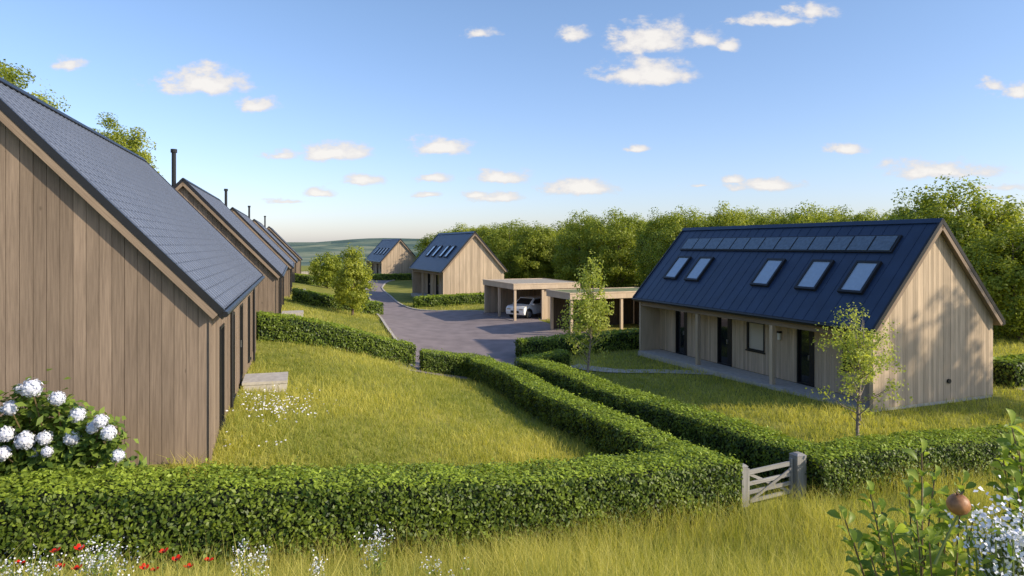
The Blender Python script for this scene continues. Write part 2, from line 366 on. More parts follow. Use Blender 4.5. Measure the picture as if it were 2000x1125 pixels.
def unit(root, kind, P, u0, u1, z0, z1, label=None, blind=False):
    fn = lambda a, b, c: P(a, b, c)
    m = MB(); t = .06
    for (a0, a1, b0, b1) in ((u0, u0 + t, z0, z1), (u1 - t, u1, z0, z1), (u0 + t, u1 - t, z1 - t, z1), (u0 + t, u1 - t, z0, z0 + t)):
        m.boxf(fn, a0, a1, b0, b1, -.12, .025)
    if kind == 'door':
        m.boxf(fn, u0 + t, u0 + .35 * (u1 - u0), z0 + t, z1 - t, -.1, -.04)
    f = m.build(kind, M['black'], root)
    if label: f['label'] = label
    g = MB(); gu = u0 + t if kind == 'window' else u0 + .35 * (u1 - u0) + .002
    g.boxf(fn, gu, u1 - t, z0 + t, z1 - t, -.085, -.07); g.build('pane', M['blind'] if blind else M['glass'], f)
    if kind == 'door':
        h = MB(); h.boxf(fn, u0 + .3 * (u1 - u0), u0 + .3 * (u1 - u0) + .03, z0 + .95, z0 + 1.15, -.04, .03); h.build('handle', M['alloy'], f)
    elif u1 - u0 > .5:
        s = MB(); s.boxf(fn, u0 - .04, u1 + .04, z0 - .05, z0 - .002, -.05, .06); s.build('sill', M['black'], f)
    return f
def roof_parts(root, W, Lh, zr, m, over, ov, th, mat, ribs=None, trim='wood_trim', ribh=.01, ribw=.016, rib_off=.02):
    k = math.sqrt(1 + m * m); sl = W * k; y0, y1 = -ov, Lh + ov; out = MB()
    def S(sgn): return lambda s, y, n: (sgn * (s / k) + sgn * n * m / k, y, zr - s * m / k + n / k)
    for sg in (-1, 1):
        f = S(sg); du = 3.3
        a = [f(0, y0, 0), f(sl, y0, 0), f(sl, y1, 0), f(0, y1, 0)]; b = [(p[0], p[1], p[2] - th) for p in a]
        out.face(a, [(y0 + du, 0), (y0 + du, sl), (y1 + du, sl), (y1 + du, 0)], 0)
        out.face(b, [(y0, 0), (y0, sl), (y1, sl), (y1, 0)], 1)
        for i, j in ((0, 1), (1, 2), (2, 3)): out.face([a[i], a[j], b[j], b[i]], None, 2)
        if ribs:
            y = (math.ceil((y0 + du) / ribs) * ribs - du) + rib_off
            while y + ribw < y1:
                q = [f(.02, y, .001), f(sl, y, .001), f(sl, y + ribw, .001), f(.02, y + ribw, .001)]; t_ = [f(.02, y, ribh), f(sl, y, ribh), f(sl, y + ribw, ribh), f(.02, y + ribw, ribh)]
                um = .15; out.face(t_, [(um, .1), (um, .12), (um + .002, .12), (um + .002, .1)], 0)
                for i, j in ((0, 1), (1, 2), (2, 3), (3, 0)): out.face([q[i], q[j], t_[j], t_[i]], [(um, .1), (um, .12), (um + .002, .12), (um + .002, .1)], 0)
                y += ribs
    r = out.build('roof', [mat, M['wood_trim'], M['black']], root)
    c = MB(); cw = .17
    for sg in (-1, 1):
        f = S(sg); c.boxf(f, -.03, cw, y0 - .02, y1 + .02, .03, .055)
    c.build('ridge_cap', M['black'] if mat is M['slate'] else M['navy'], r)
    for yy in (y0, y1):
        e = -1 if yy == y0 else 1
        for sg in (-1, 1):
            f = S(sg); b = MB(); b.boxf(f, .0, sl, yy + e * .003, yy + e * .028, -th / k - .1, -th * .5, 0, .5, True); b.build('bargeboard', M[trim], root)
            v = MB(); v.boxf(f, 0, sl + .02, yy - e * .05, yy + e * .04, -th * .48, .045); v.build('verge_trim', M['black'], root)
    for sg in (-1, 1):
        ex = sg * W; g = MB(); ze = zr - W * m
        g.tube([(ex + sg * .05, y0, ze - .07), (ex + sg * .05, y1, ze - .07)], [.06, .06], 8); g.build('gutter', M['black'], root)
    return S, sl, r

def left_house(org, rz, z, zr_abs, label, near=False, flue=False):
    W, L_, Wr, m = 4.1, 15.2, 4.33, 1.046
    root = empty('timber_house', (org[0], org[1], z), rz, label, 'house', None if near else None)
    zr = zr_abs - z; top = lambda u: zr - .2 - m * abs(u); bw = .205
    w = MB(); zb = -.5
    boards(w, lambda u, zz, d: (u, -d, zz), -W, W, zb + .3, top, bw, apex=0., gap=.004, jit=.003)
    boards(w, lambda u, zz, d: (u, L_ + d, zz), -W, W, zb, top, bw, apex=0.)
    st = lambda u: zr - .2 - m * W
    ops = [(1.7, 2.5, .15, 2.3), (4.4, 5.2, .15, 2.3), (7.0, 8.0, .12, 2.3), (10.4, 11.3, .15, 2.3), (13.0, 13.8, .15, 2.3)]
    Pr = lambda u, zz, d: (W + d, u, zz)
    boards(w, Pr, 0, L_, zb, st, bw, ops)
    boards(w, lambda u, zz, d: (-W - d, u, zz), 0, L_, zb, st, bw)
    w.build('wall', [M['wood_brown'], M['wood_dark']], root)
    for i, o in enumerate(ops): unit(root, 'door' if i == 2 else 'window', Pr, *o)
    p = MB(); p.box(-W + .03, W - .03, .03, .12, -.9, zb + .31); p.box(W - .12, W - .034, .125, L_ - .2, -.9, -.2); p.build('plinth', M['stone'], root)
    cb = MB(); cb.box(W - .012, W + .035, -.036, .06, zb + .28, st(0) + .1, 0, .7); cb.build('corner_board', M['wood_trim'], root)
    roof_parts(root, Wr, L_, zr, m, .2, .17, .17, M['slate'], ribs=RIB, ribh=.018, ribw=.03, rib_off=-.015)
    for yy in (3.4, 12.2):
        d = MB(); d.tube([(W + .28, yy, st(0) - .05), (W + .1, yy, st(0) - .35), (W + .1, yy, -.3)], [.04] * 3, 7); d.build('downpipe', M['black'], root)
    if flue:
        f = MB(); f.tube([(-.55, .9, zr - .9), (-.55, .9, zr + 1.35)], [.1, .1], 10); f.tube([(-.55, .9, zr + 1.33), (-.55, .9, zr + 1.5)], [.145, .145], 10); f.build('flue', M['black'], root)
    footprints.append((org, rz, -W, W, 0, L_))
    c, s = math.cos(rz), math.sin(rz); dx, dy = W + .09, 6.6
    stp = empty('doorstep', (org[0] + dx * c - dy * s, org[1] + dx * s + dy * c, z + .1), rz, 'pale timber doorstep platform beside ' + label.split(',')[0], 'step', 'doorsteps of the row of houses')
    b = MB()
    for i in range(5): b.box(0, 1.22, i * .28, i * .28 + .274, -.02, .06, 0, random.random())
    b.build('deck_boards', M['concrete'], stp); b2 = MB(); b2.box(.03, 1.2, .02, 1.38, -.7, -.022); b2.build('base', M['concrete'], stp)
    return root
RZL = math.atan(.315)
lh = [((-9.62, 11.67), 1.35, 8.69, 'big weathered brown timber house with slate roof, nearest on the left', False),
      ((-15.3, 31.8), 1.3, 8.45, 'brown timber house with tall black flue, second in the left row', True),
      ((-21.2, 51.8), 1.3, 8.2, 'brown timber house with flue, third in the left row', True),
      ((-27.5, 72.8), 1.25, 8.1, 'brown timber house with flue, fourth in the left row', True),
      ((-33.4, 93.8), 1.2, 7.9, 'brown timber house with flue, fifth and farthest in the left row', True)]
step_lab = ['pale doorstep platform beside the nearest left house', 'pale doorstep platform beside the second house of the left row', 'pale doorstep platform beside the third house of the left row', 'small pale doorstep beside the fourth house of the left row', 'tiny far doorstep beside the fifth house of the left row']
for o, z, zr, lab, fl in lh: left_house(o, RZL, z, zr, lab, flue=fl)
for o, l in zip([o for o in COL.objects if o.name.startswith('doorstep')], step_lab): o['label'] = l

RZR = math.atan(.401)
def right_house(org, rz, z, label, L_=13.7, sc=1.0, sky=(), solar=None, doors=(), wins=(), posts=(), lamp=None):
    W, Wr, zr, m = 2.88, 3.1, 6.2, 1.13
    root = empty('metal_roofed_house', (org[0], org[1], z), rz, label, 'house'); root.scale = (sc,) * 3
    top = lambda u: zr - .2 - m * abs(u); w = MB(); zb = -.5; bw = .12
    boards(w, lambda u, zz, d: (u, -d, zz), -W, W, .1, top, bw, apex=0., jit=.003, gap=.003)
    boards(w, lambda u, zz, d: (u, L_ + d, zz), -W, W, zb, top, bw, apex=0., jit=.004, gap=.004)
    boards(w, lambda u, zz, d: (W + d, u, zz), 0, L_, zb, lambda u: top(W), bw, jit=.004, gap=.004)
    xf = -1.75; Pf = lambda u, zz, d: (xf - d, u, zz)
    ops = list(doors) + list(wins)
    boards(w, Pf, .05, L_ - .05, .05, lambda u: 2.9, bw, ops, jit=.004, gap=.004)
    for yy in (.12, L_ - .12):
        w.face([(-W, yy, 0), (xf, yy, 0), (xf, yy, top(xf)), (-W, yy, top(W))], [(-W, 0), (xf, 0), (xf, 4), (-W, 2.5)], 0)
    w.box(-W - .012, -W + .1, -.012, .118, .1, top(W), 0, .6); w.box(-W - .012, -W + .1, L_ - .118, L_ + .012, .0, top(W), 0, .6)
    w.build('wall', [M['wood_tan'], M['wood_dark']], root)
    p = MB(); p.box(-W + .02, W - .02, .02, .15, -.6, .11); p.build('plinth', M['concrete'], root)
    sl = MB(); sl.box(-W - .2, xf - .02, .16, L_ - .16, -.5, .04); sl.build('porch_slab', M['concrete'], root)
    bm_ = MB(); bm_.box(-W + .03, -W + .17, .12, L_ - .12, 2.3, 2.55, 0, .4, True); bm_.build('porch_beam', M['wood_trim'], root)
    for y in posts:
        q = MB(); q.box(-W + .02, -W + .18, y - .08, y + .08, .04, 2.298, 0, random.random()); q.build('porch_post', M['wood_tan'], root)
    for d in doors: unit(root, 'door', Pf, *d)
    for i, d in enumerate(wins): unit(root, 'window', Pf, *d, blind=(i == 0))
    S, sll, r = roof_parts(root, Wr, L_, zr, m, .2, .22, .17, M['navy'], ribs=.5, ribh=.01, ribw=.016)
    f = S(-1)
    for (y, s0) in sky:
        a = MB(); b0, b1 = y - .5, y + .5; s1 = s0 + 1.42; t = .09
        for (c0, c1, d0, d1) in ((s0, s0 + t, b0, b1), (s1 - t, s1, b0, b1), (s0 + t, s1 - t, b0, b0 + t), (s0 + t, s1 - t, b1 - t, b1)): a.boxf(f, c0, c1, d0, d1, 0, .12)
        fl = a.build('skylight', M['black'], root); g = MB(); g.boxf(f, s0 + t, s1 - t, b0 + t, b1 - t, .0, .085); g.build('pane', M['skyglass'], fl)
    if solar:
        y0, y1, s0, s1, n = solar; st = (y1 - y0) / n
        a = MB(); a.boxf(f, s0 - .06, s1 + .06, y0 - .06, y1 + .06, .002, .075); a.build('panel_tray', M['black'], root)
        for i in range(n):
            g = MB(); g.boxf(f, s0, s1, y0 + i * st + .04, y0 + (i + 1) * st - .04, .076, .1); g.build('roof_panel', M['solar'], root)
    if lamp:
        y, zz = lamp; l = MB(); l.box(xf - .16, xf - .006, y - .06, y + .06, zz + .12, zz + .2); lo = l.build('wall_lamp', M['black'], root)
        g = MB(); g.tube([(xf - .09, y, zz - .14), (xf - .09, y, zz + .118)], [.07, .07], 10); g.build('lamp_glass', M['lampglass'], lo)
    v = MB(); v.tube([(.6, -.006, .75), (.6, -.06, .75)], [.08, .08], 10); v.build('wall_vent', M['black'], root)
    footprints.append((org, rz, -W - .2, W, 0, L_))
    return root
S0 = 1.95
right_house((14.23, 22.92), RZR, .03, 'large tan timber house with navy metal roof and five skylights on the right',
    sky=[(1.45, S0), (3.45, S0), (5.85, S0), (10.3, S0), (12.0, S0)], solar=(.9, 12.8, .78, 1.45, 13),
    doors=[(3.5, 4.35, .05, 2.2), (8.1, 9.05, .05, 2.2), (11.3, 12.2, .05, 2.2)], wins=[(6.1, 7.15, .95, 2.15), (1.3, 2.2, .95, 2.15)], posts=[4.55, 9.1], lamp=(5.2, 1.75))
right_house((-3.5, 63.2), RZR, .2, 'tan timber house with navy roof standing just beyond the carports', L_=11.5, sc=1.03,
    sky=[(2.2, 1.7), (4.0, 1.7), (6.6, 1.7), (8.8, 1.7)], solar=None, doors=[(2.2, 3.2, .05, 2.2), (5.4, 6.4, .05, 2.2), (8.6, 9.5, .05, 2.2)], wins=[(.7, 1.4, .95, 2.1)], posts=[3.8, 7.6])
right_house((-17.4, 106.2), RZR, .1, 'small far tan timber house with navy roof beside the bend of the road', L_=13.5,
    sky=[(2.6, 1.9), (5.2, 1.9), (7.6, 1.9), (10.4, 1.9)], doors=[(3, 4, .05, 2.2), (8.6, 9.5, .05, 2.2)], wins=[(6, 7, .95, 2.1)], posts=[4.5, 9])

# ------------------------------------------------------------------ carports and car
def carport(org, z, A, B, zt, label, top, wall_a, posts, wallmat):
    root = empty('carport', (org[0], org[1], z), RZR, label, 'carport'); o = .16; fa = .32
    r = MB(); r.box(-o, A + o, -o, B + o, zt - fa, zt, 0, 1.0, False); r.build('roof', M['wood_tan'], root)
    t = MB(); t.box(-o + .12, A + o - .12, -o + .12, B + o - .12, zt + .002, zt + .06); t.build('roof_cover', top, root)
    e = MB()
    for (a, b, c, d) in ((-o - .02, A + o + .02, -o - .02, -o + .1), (-o - .02, A + o + .02, B + o - .1, B + o + .02), (-o - .02, -o + .1, -o + .102, B + o - .102), (A + o - .1, A + o + .02, -o + .102, B + o - .102)): e.box(a, b, c, d, zt + .003, zt + .09, 0, 1.0)
    e.build('roof_edge', M['wood_tan'], root)
    for (a, b) in posts:
        p = MB(); p.box(a - .08, a + .08, b - .08, b + .08, -.3, zt - fa - .001, 0, .5 + .5 * random.random()); p.build('post', M['wood_tan'], root)
    w = MB()
    if wall_a: boards(w, lambda u, zz, d: (u, -d + .1, zz), wall_a, A, -.2, lambda u: zt - fa - .001, .13)
    boards(w, lambda u, zz, d: (u, B - .1 - d, zz), 0, A, -.2, lambda u: zt - fa - .001, .13)
    boards(w, lambda u, zz, d: (A - .1 - d, u, zz), .14, B - .14, -.2, lambda u: zt - fa - .001, .13)
    w.build('wall', [wallmat, M['wood_dark']], root)
    s = MB(); s.box(-.2, A + .1, -.2, B + .1, -.6, .06); s.build('floor_slab', M['asphalt'], root)
    footprints.append((org, RZR, -.2, A, -.2, B)); return root
M['wood_shade'] = wood('shaded_carport_boards', (.10, .075, .055), (.06, .045, .033), knots=False)  # board colour darkened to paint in the shade inside the nearer carport
carport((.2, 47), .12, 4.8, 6.0, 2.52, 'flat roofed timber carport sheltering the white car', M['gravelroof'], 2.15, [(0, 0), (0, 6.0), (2.1, 0.02), (0, 3.0)], M['wood_tan'])
carport((3.5, 40.3), .0, 6.2, 3.0, 2.48, 'timber carport with green planted roof, nearer of the two carports', M['sedum'], None, [(0, 0), (0, 2.7), (1.1, 0), (3.4, 0), (6.1, 0)], M['wood_shade'])
def car():
    root = empty('parked_car', (.2 + 2.0 * .928 - 2.0 * .372, 47 + 2.0 * .372 + 2.0 * .928, .19), RZR + math.pi + .5, 'white car parked under the flat roofed carport', 'car'); root.scale = (.84, .92, .92)
    prof = [(2.02, .3), (2.1, .5), (2.08, .78), (1.92, .92), (1.1, 1.03), (-1.85, 1.04), (-2.05, .87), (-2.08, .45), (-1.98, .3)]
    b = MB()
    ring = [[(x * k if abs(x) > 1.5 else x, y, z) for x, z in prof] for y, k, _ in ((-.80, .985, 0), (-.89, 1, 0), (.89, 1, 0), (.80, .985, 0))]
    n = len(prof)
    for i in range(3):
        for j in range(n): b.face([ring[i][j], ring[i][(j + 1) % n], ring[i + 1][(j + 1) % n], ring[i + 1][j]])
    b.face(ring[0]); b.face(ring[3]); b.build('body', M['white'], root)
    c = MB()
    B4 = [(1.15, -.8, 1.0), (1.15, .8, 1.0), (-2.0, .8, 1.02), (-2.0, -.8, 1.02)]; T4 = [(.4, -.68, 1.52), (.4, .68, 1.52), (-1.85, .68, 1.54), (-1.85, -.68, 1.54)]
    c.face(T4)
    for i in range(4): c.face([B4[i], B4[(i + 1) % 4], T4[(i + 1) % 4], T4[i]])
    c.build('cabin', M['white'], root)
    def panel(i, u0, u1, v0, v1, off, name):
        a, bb, t1, t0 = [Vector(p) for p in (B4[i], B4[(i + 1) % 4], T4[(i + 1) % 4], T4[i])]
        n = (bb - a).cross(t0 - a).normalized(); ce = Vector((-.6, 0, 1.1)); 
        if n.dot(a - ce) < 0: n = -n
        g = lambda u, v: (a.lerp(bb, u)).lerp(t0.lerp(t1, u), v) + n * off
        m = MB(); m.face([g(u0, v0), g(u1, v0), g(u1, v1), g(u0, v1)]); m.build(name, M['glass'], root)
    panel(0, .06, .94, .08, .88, .006, 'windscreen'); panel(2, .1, .9, .15, .9, .006, 'rear_window')
    for i in (1, 3):
        for (u0, u1) in ((.08, .44), (.48, .9)): panel(i, *((u0, u1) if i == 1 else (1 - u1, 1 - u0)), .1, .8, .006, 'side_window')
    for x in (1.3, -1.3):
        for s in (-1, 1):
            t = MB(); t.tube([(x, s * .70, .32), (x, s * .905, .32)], [.335, .335], 18); w = t.build('wheel', M['rubber'], root)
            r = MB(); r.tube([(x, s * .906, .32), (x, s * .915, .32)], [.22, .2], 14); r.build('rim', M['alloy'], w)
            a = MB(); a.tube([(x, s * .8, .36), (x, s * .895, .36)], [.41, .41], 18); a.build('wheel_arch', M['rubber'], root)
    for s in (-1, 1):
        h = MB(); h.box(1.9, 2.095, s * .6 - .17, s * .6 + .17, .66, .78); h.build('headlight', M['alloy'], root)
        h = MB(); h.box(-2.09, -1.95, s * .68 - .1, s * .68 + .1, .72, .9); h.build('tail_light', M['petal_red'], root)
    g = MB(); g.box(1.95, 2.115, -.4, .4, .42, .6); g.build('grille', M['rubber'], root)
    for s in (-1, 1):
        m = MB(); m.box(.8, .95, min(s * .9, s * 1.03), max(s * .9, s * 1.03), 1.0, 1.12); m.build('wing_mirror', M['white'], root)
car()

# ------------------------------------------------------------------ hedges
def hedge(label, pts, w, h, leaf, dens, group=None, name='hedge', tint_hi=1.0):
    pts = np.array(pts, float)
    if len(pts) > 2: P = dense(pts, 16)
    else: P = pts[0] + (pts[1] - pts[0]) * np.linspace(0, 1, 24)[:, None]
    d = np.linalg.norm(np.diff(P, axis=0), axis=1); s = np.concatenate([[0], np.cumsum(d)]); Lt = s[-1]
    n = int(Lt / .35) + 2; q = np.linspace(0, Lt, n); P = np.stack([np.interp(q, s, P[:, 0]), np.interp(q, s, P[:, 1])], 1)
    T = nrmz(np.gradient(P, axis=0)); S = np.stack([T[:, 1], -T[:, 0]], 1)
    sec = np.array([(-.5, -.15), (-.52, .4), (-.51, .82), (-.47, .96), (-.3, 1.0), (.3, 1.0), (.47, .96), (.51, .82), (.52, .4), (.5, -.15)])
    ph = rng.uniform(0, 6, 4)
    def surf(u, k, grow):
        i = np.clip(u.astype(int), 0, n - 2); f = (u - i)[:, None]
        c = P[i] * (1 - f) + P[i + 1] * f; sd = nrmz(S[i] * (1 - f) + S[i + 1] * f); tt = nrmz(T[i] * (1 - f) + T[i + 1] * f)
        j = np.clip(k.astype(int), 0, len(sec) - 2); g = (k - j)[:, None]; sc = sec[j] * (1 - g) + sec[j + 1] * g
        dv = sec[j + 1] - sec[j]; nn2 = np.stack([-dv[:, 1], dv[:, 0]], 1); nn2 = nrmz(nn2 * np.array([w, h])[::-1])
        arc = u * (Lt / (n - 1)); wob = 1 + .035 * np.sin(arc * 1.7 + ph[0] + k) + .02 * np.sin(arc * 4.1 + ph[1]); wz = 1 + .012 * np.sin(arc * 2.3 + ph[2]) + .01 * np.sin(arc * 5.7 + ph[3])
        off = sc[:, 0] * w * wob * grow; zz = sc[:, 1] * h * wz * grow
        xy = c + sd * off[:, None]; z0 = H(c[:, 0], c[:, 1]) * .5 + H(xy[:, 0], xy[:, 1]) * .5
        pos = np.concatenate([xy, (z0 + zz)[:, None]], 1)
        nor = np.concatenate([sd * nn2[:, :1], nn2[:, 1:2]], 1)
        return pos, nor, tt
    K = len(sec); uu, kk = np.meshgrid(np.arange(n, dtype=float), np.arange(K, dtype=float), indexing='ij')
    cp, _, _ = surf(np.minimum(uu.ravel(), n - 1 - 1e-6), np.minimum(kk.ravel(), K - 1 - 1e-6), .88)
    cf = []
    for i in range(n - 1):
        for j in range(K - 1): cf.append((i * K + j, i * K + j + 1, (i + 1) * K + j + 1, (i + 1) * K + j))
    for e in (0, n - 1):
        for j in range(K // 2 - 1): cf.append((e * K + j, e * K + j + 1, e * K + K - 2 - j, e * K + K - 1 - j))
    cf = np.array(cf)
    per = w + 2 * h; nl = int(Lt * per * dens)
    cum = np.concatenate([[0], np.cumsum(np.linalg.norm(np.diff(sec * np.array([w, h]), axis=0), axis=1))])
    k = np.interp(rng.uniform(0, cum[-1], nl), cum, np.arange(K)); u = rng.uniform(0, n - 1.001, nl)
    P1, N1, _ = surf(u, np.minimum(k, K - 1.001), 1.0)
    ne = int(w * h * dens) ; ends = []
    for e, sg in ((0, -1), (n - 1.001, 1)):
        a = rng.uniform(-.5, .5, ne); b = rng.uniform(-.1, 1, ne); c = P[int(round(e))]; t = T[int(round(e))]; sd = S[int(round(e))]
        xy = c + sd * (a * w)[:, None]; z = H(xy[:, 0], xy[:, 1]) + b * h * .98
        ends.append((np.concatenate([xy + t * sg * .02, z[:, None]], 1), np.tile(np.array([t[0] * sg, t[1] * sg, 0]), (ne, 1))))
    P1 = np.concatenate([P1] + [e[0] for e in ends]); N1 = np.concatenate([N1] + [e[1] for e in ends])
    m = len(P1); cl = np.sin(P1[:, 0] * 5.1 + P1[:, 2] * 7) * np.sin(P1[:, 1] * 4.3 + P1[:, 2] * 3)
    P1 = P1 + N1 * (rng.normal(0, .034, m) + .025 * cl)[:, None]
    stray = rng.random(m) < .022; P1[stray] += N1[stray] * rng.uniform(.03, .11, stray.sum())[:, None]
    Ls = leaf * rng.uniform(.65, 1.3, m)
    LV, LF = leaf_quads(P1, N1 + np.array([0, 0, .35]), Ls, Ls * .55, .5)
    ti = np.clip(rng.beta(2, 2.5, m) * .6 + .13 * cl - .02 + .46 * (N1[:, 2] > .6), 0, 1) * tint_hi  # sunlit tops painted in: upward leaves tinted lighter, side leaves kept darker
    V = np.concatenate([cp, LV]); Fc = np.concatenate([cf, LF + len(cp)])
    mi = np.concatenate([np.zeros(len(cf)), np.ones(len(LF))]); tt = np.concatenate([np.zeros(len(cp)), np.repeat(ti, 4)])
    return tag(npmesh(name, V, Fc, [M['hedge_core'], M['hedge_leaf']], tt, mi), label, 'hedge', group)
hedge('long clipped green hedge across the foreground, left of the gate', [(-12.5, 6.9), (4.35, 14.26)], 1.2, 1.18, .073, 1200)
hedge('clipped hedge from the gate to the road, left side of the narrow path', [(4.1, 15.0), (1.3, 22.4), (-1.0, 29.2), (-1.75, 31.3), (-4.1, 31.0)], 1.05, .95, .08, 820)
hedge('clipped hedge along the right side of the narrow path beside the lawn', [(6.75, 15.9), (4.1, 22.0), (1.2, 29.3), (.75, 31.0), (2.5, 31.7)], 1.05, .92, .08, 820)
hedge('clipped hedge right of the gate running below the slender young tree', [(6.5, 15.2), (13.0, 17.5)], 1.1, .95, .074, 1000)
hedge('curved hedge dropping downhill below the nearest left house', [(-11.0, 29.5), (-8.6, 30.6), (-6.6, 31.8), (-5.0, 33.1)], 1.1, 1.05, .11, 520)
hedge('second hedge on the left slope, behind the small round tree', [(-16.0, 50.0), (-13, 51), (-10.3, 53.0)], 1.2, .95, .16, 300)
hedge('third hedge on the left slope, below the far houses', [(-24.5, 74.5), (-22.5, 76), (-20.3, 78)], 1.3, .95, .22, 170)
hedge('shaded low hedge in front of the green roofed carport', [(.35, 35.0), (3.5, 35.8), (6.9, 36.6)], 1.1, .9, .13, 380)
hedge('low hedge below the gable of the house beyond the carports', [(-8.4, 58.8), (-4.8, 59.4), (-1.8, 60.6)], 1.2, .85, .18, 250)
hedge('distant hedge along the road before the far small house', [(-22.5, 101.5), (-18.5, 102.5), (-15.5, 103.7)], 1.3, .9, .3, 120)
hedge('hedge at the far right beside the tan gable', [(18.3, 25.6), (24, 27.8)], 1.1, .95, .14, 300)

# ------------------------------------------------------------------ gate
gA = Vector((5.02, 14.62, 0)); gB = Vector((6.32, 15.09, 0))
def gpost(p, hh, label, wd=.09):
    r = empty('gate_post', (p.x, p.y, h1(p.x, p.y) - .04), math.atan2(.47, 1.3), label, 'gate post'); m = MB(); m.box(-wd, wd, -wd, wd, -.3, hh, 0, .6, False)
    m.build('shaft', M['wood_grey'], r); c = MB(); c.boxf(lambda a, b, z: (a * (1 - .5 * z), b * (1 - .5 * z), hh + .001 + z * .04), -wd - .01, wd + .01, -wd - .01, wd + .01, 0, 1); c.build('cap', M['wood_grey'], r)
gpost(gB, 1.0, 'thick grey timber post at the right of the gate', .125); gpost(gA + Vector((-.1, -.06, 0)), .9, 'slim grey timber post at the left of the gate', .075)
gz = h1(5.6, 15)
gr = empty('wooden_gate', (gA.x, gA.y, gz - .03), math.atan2(.47, 1.3), 'weathered grey timber field gate with straight rails and crossed braces', 'gate'); gr.scale = (1, 1, .94)
gl = 1.22
for k, z in enumerate((.14, .34, .54, .8)):
    m = MB(); hw = .05 if k == 3 else .04
    m.boxf(lambda a, b, c: (a, b, c + .09 * a / gl), .06, gl - .06, -.02, .02, z - hw, z + hw, 0, random.random(), True); m.build('top_rail' if k == 3 else 'rail', M['wood_grey'], gr)
for x0, x1, hh in ((0, .06, .9), (gl - .06, gl, 1.0)):
    m = MB(); m.box(x0, x1, -.03, .03, .03, hh, 0, .5); m.build('stile', M['wood_grey'], gr)
for (z0, z1, yy) in ((.12, .8, -.035), (.8, .2, .035)):
    m = MB(); m.boxf(lambda a, b, c: (a, b, c + z0 + (z1 - z0) * a / gl), .06, gl - .06, yy - .014, yy + .014, -.035, .035, 0, random.random(), True); m.build('brace', M['wood_grey'], gr)

def ribbon(name, pts, w, lift, mat):
    P = dense(np.array(pts, float), 10); d = np.gradient(P, axis=0); s = nrmz(np.stack([d[:, 1], -d[:, 0]], 1)) * w / 2
    return sheet(name, P - s, P + s, 5, lift, mat)
ribbon('path', [(4.6, 17.6), (2.7, 22.3), (-.1, 29.8), (-.6, 32.5)], .9, .03, M['kerb'])
ribbon('path', [(8.6, 29.2), (6.8, 30.0), (4.6, 30.8), (2.9, 32.6)], .8, .035, M['kerb'])
ribbon('path', [(18.5, 25.0), (24, 27.0), (30, 29.5)], 1.0, .035, M['kerb'])

# ------------------------------------------------------------------ trees
def make_tree(name, loc, h, rx, base, nclump, per, leaf, sig, leafm, barkm, label, group=None, tr=.16, bias=2.2, nlimb=16, cat='tree', zfl=1.0, top=.0, rnd=.8, spray=0):
    root = empty(name, loc, 0, label, cat, group)
    cz = (base + h) / 2; rzz = (h - base) / 2
    d = nrmz(rng.normal(size=(nclump, 3))); rr = rng.random(nclump) ** (1 / bias)
    lob = 1 + .10 * np.sin(3 * np.arctan2(d[:, 1], d[:, 0]) + rng.uniform(0, 6)) + .08 * np.sin(5 * d[:, 2] + rng.uniform(0, 6))
    c = d * (rr * lob)[:, None] * np.array([rx, rx, rzz])
    zn = (c[:, 2] / rzz + 1) / 2
    c[:, :2] *= (1 - top * np.clip(zn, 0, 1))[:, None]
    c[:, 2] += cz; c[:, 2] = np.clip(c[:, 2], base * .7, None)
    m = MB(); lean = rng.normal(0, .03, 2)
    tp = [(lean[0] * h * t + .06 * math.sin(5 * t + h), lean[1] * h * t + .05 * math.cos(4 * t), h * t) for t in (-.04, .12, .3, .5, .7, .88)]
    m.tube(tp, [tr * 1.25, tr, tr * .85, tr * .62, tr * .36, tr * .12], 8)
    for i in np.argsort(rng.random(nclump))[:nlimb]:
        e = Vector(c[i]); zt = max(base * .6, min(e.z - .25 * math.hypot(e.x, e.y) - .1 * h, h * .8)); t = zt / h
        s = Vector((lean[0] * h * t, lean[1] * h * t, zt)); mid = s.lerp(e, .55) + Vector((0, 0, -.06 * (e - s).length))
        r0 = tr * (.5 - .35 * t); m.tube([s, mid, e], [r0, r0 * .6, r0 * .2], 5)
    m.build('trunk', barkm, root, True)
    n = nclump * per; ci = np.repeat(np.arange(nclump), per); sg = sig * rng.uniform(.6, 1.3, nclump)
    off = nrmz(rng.normal(size=(n, 3))) * (rng.random(n) ** .45)[:, None] * sg[ci][:, None] * np.array([1, 1, .8 * zfl])
    P = c[ci] + off
    if spray:
        ns = spray; k = rng.integers(0, nclump, ns); o = nrmz(c[k] - np.array([0, 0, cz]) + np.array([0, 0, rzz * .6])); t = rng.uniform(.3, 1.0, (ns, 9, 1))
        sp_ = c[k][:, None, :] + o[:, None, :] * sig * 1.4 * t + rng.normal(size=(ns, 9, 3)) * .1; P = np.concatenate([P, sp_.reshape(-1, 3)]); off = np.concatenate([off, np.repeat(o * sig, 9, 0)]); ci = np.concatenate([ci, np.repeat(k, 9)])
    keep = P[:, 2] > .1; P = P[keep]; off = off[keep]; ci = ci[keep]
    Nn = nrmz(off / sig + .5 * (P - np.array([0, 0, cz])) / rx) + np.array([0, 0, .3])
    Ls = leaf * rng.uniform(.6, 1.35, len(P)); V, Fc = leaf_quads(P, Nn, Ls, Ls * .6, rnd)
    ti = np.clip(rng.beta(2, 2, len(P)) * .5 + rng.uniform(0, .5, nclump)[ci], 0, 1)
    npmesh('crown', V, Fc, leafm, np.repeat(ti, 4), None, root)
    return root
def gz_(x, y): return h1(x, y) - .05
far_label = 'dense green tree in the row behind the carports and far houses'
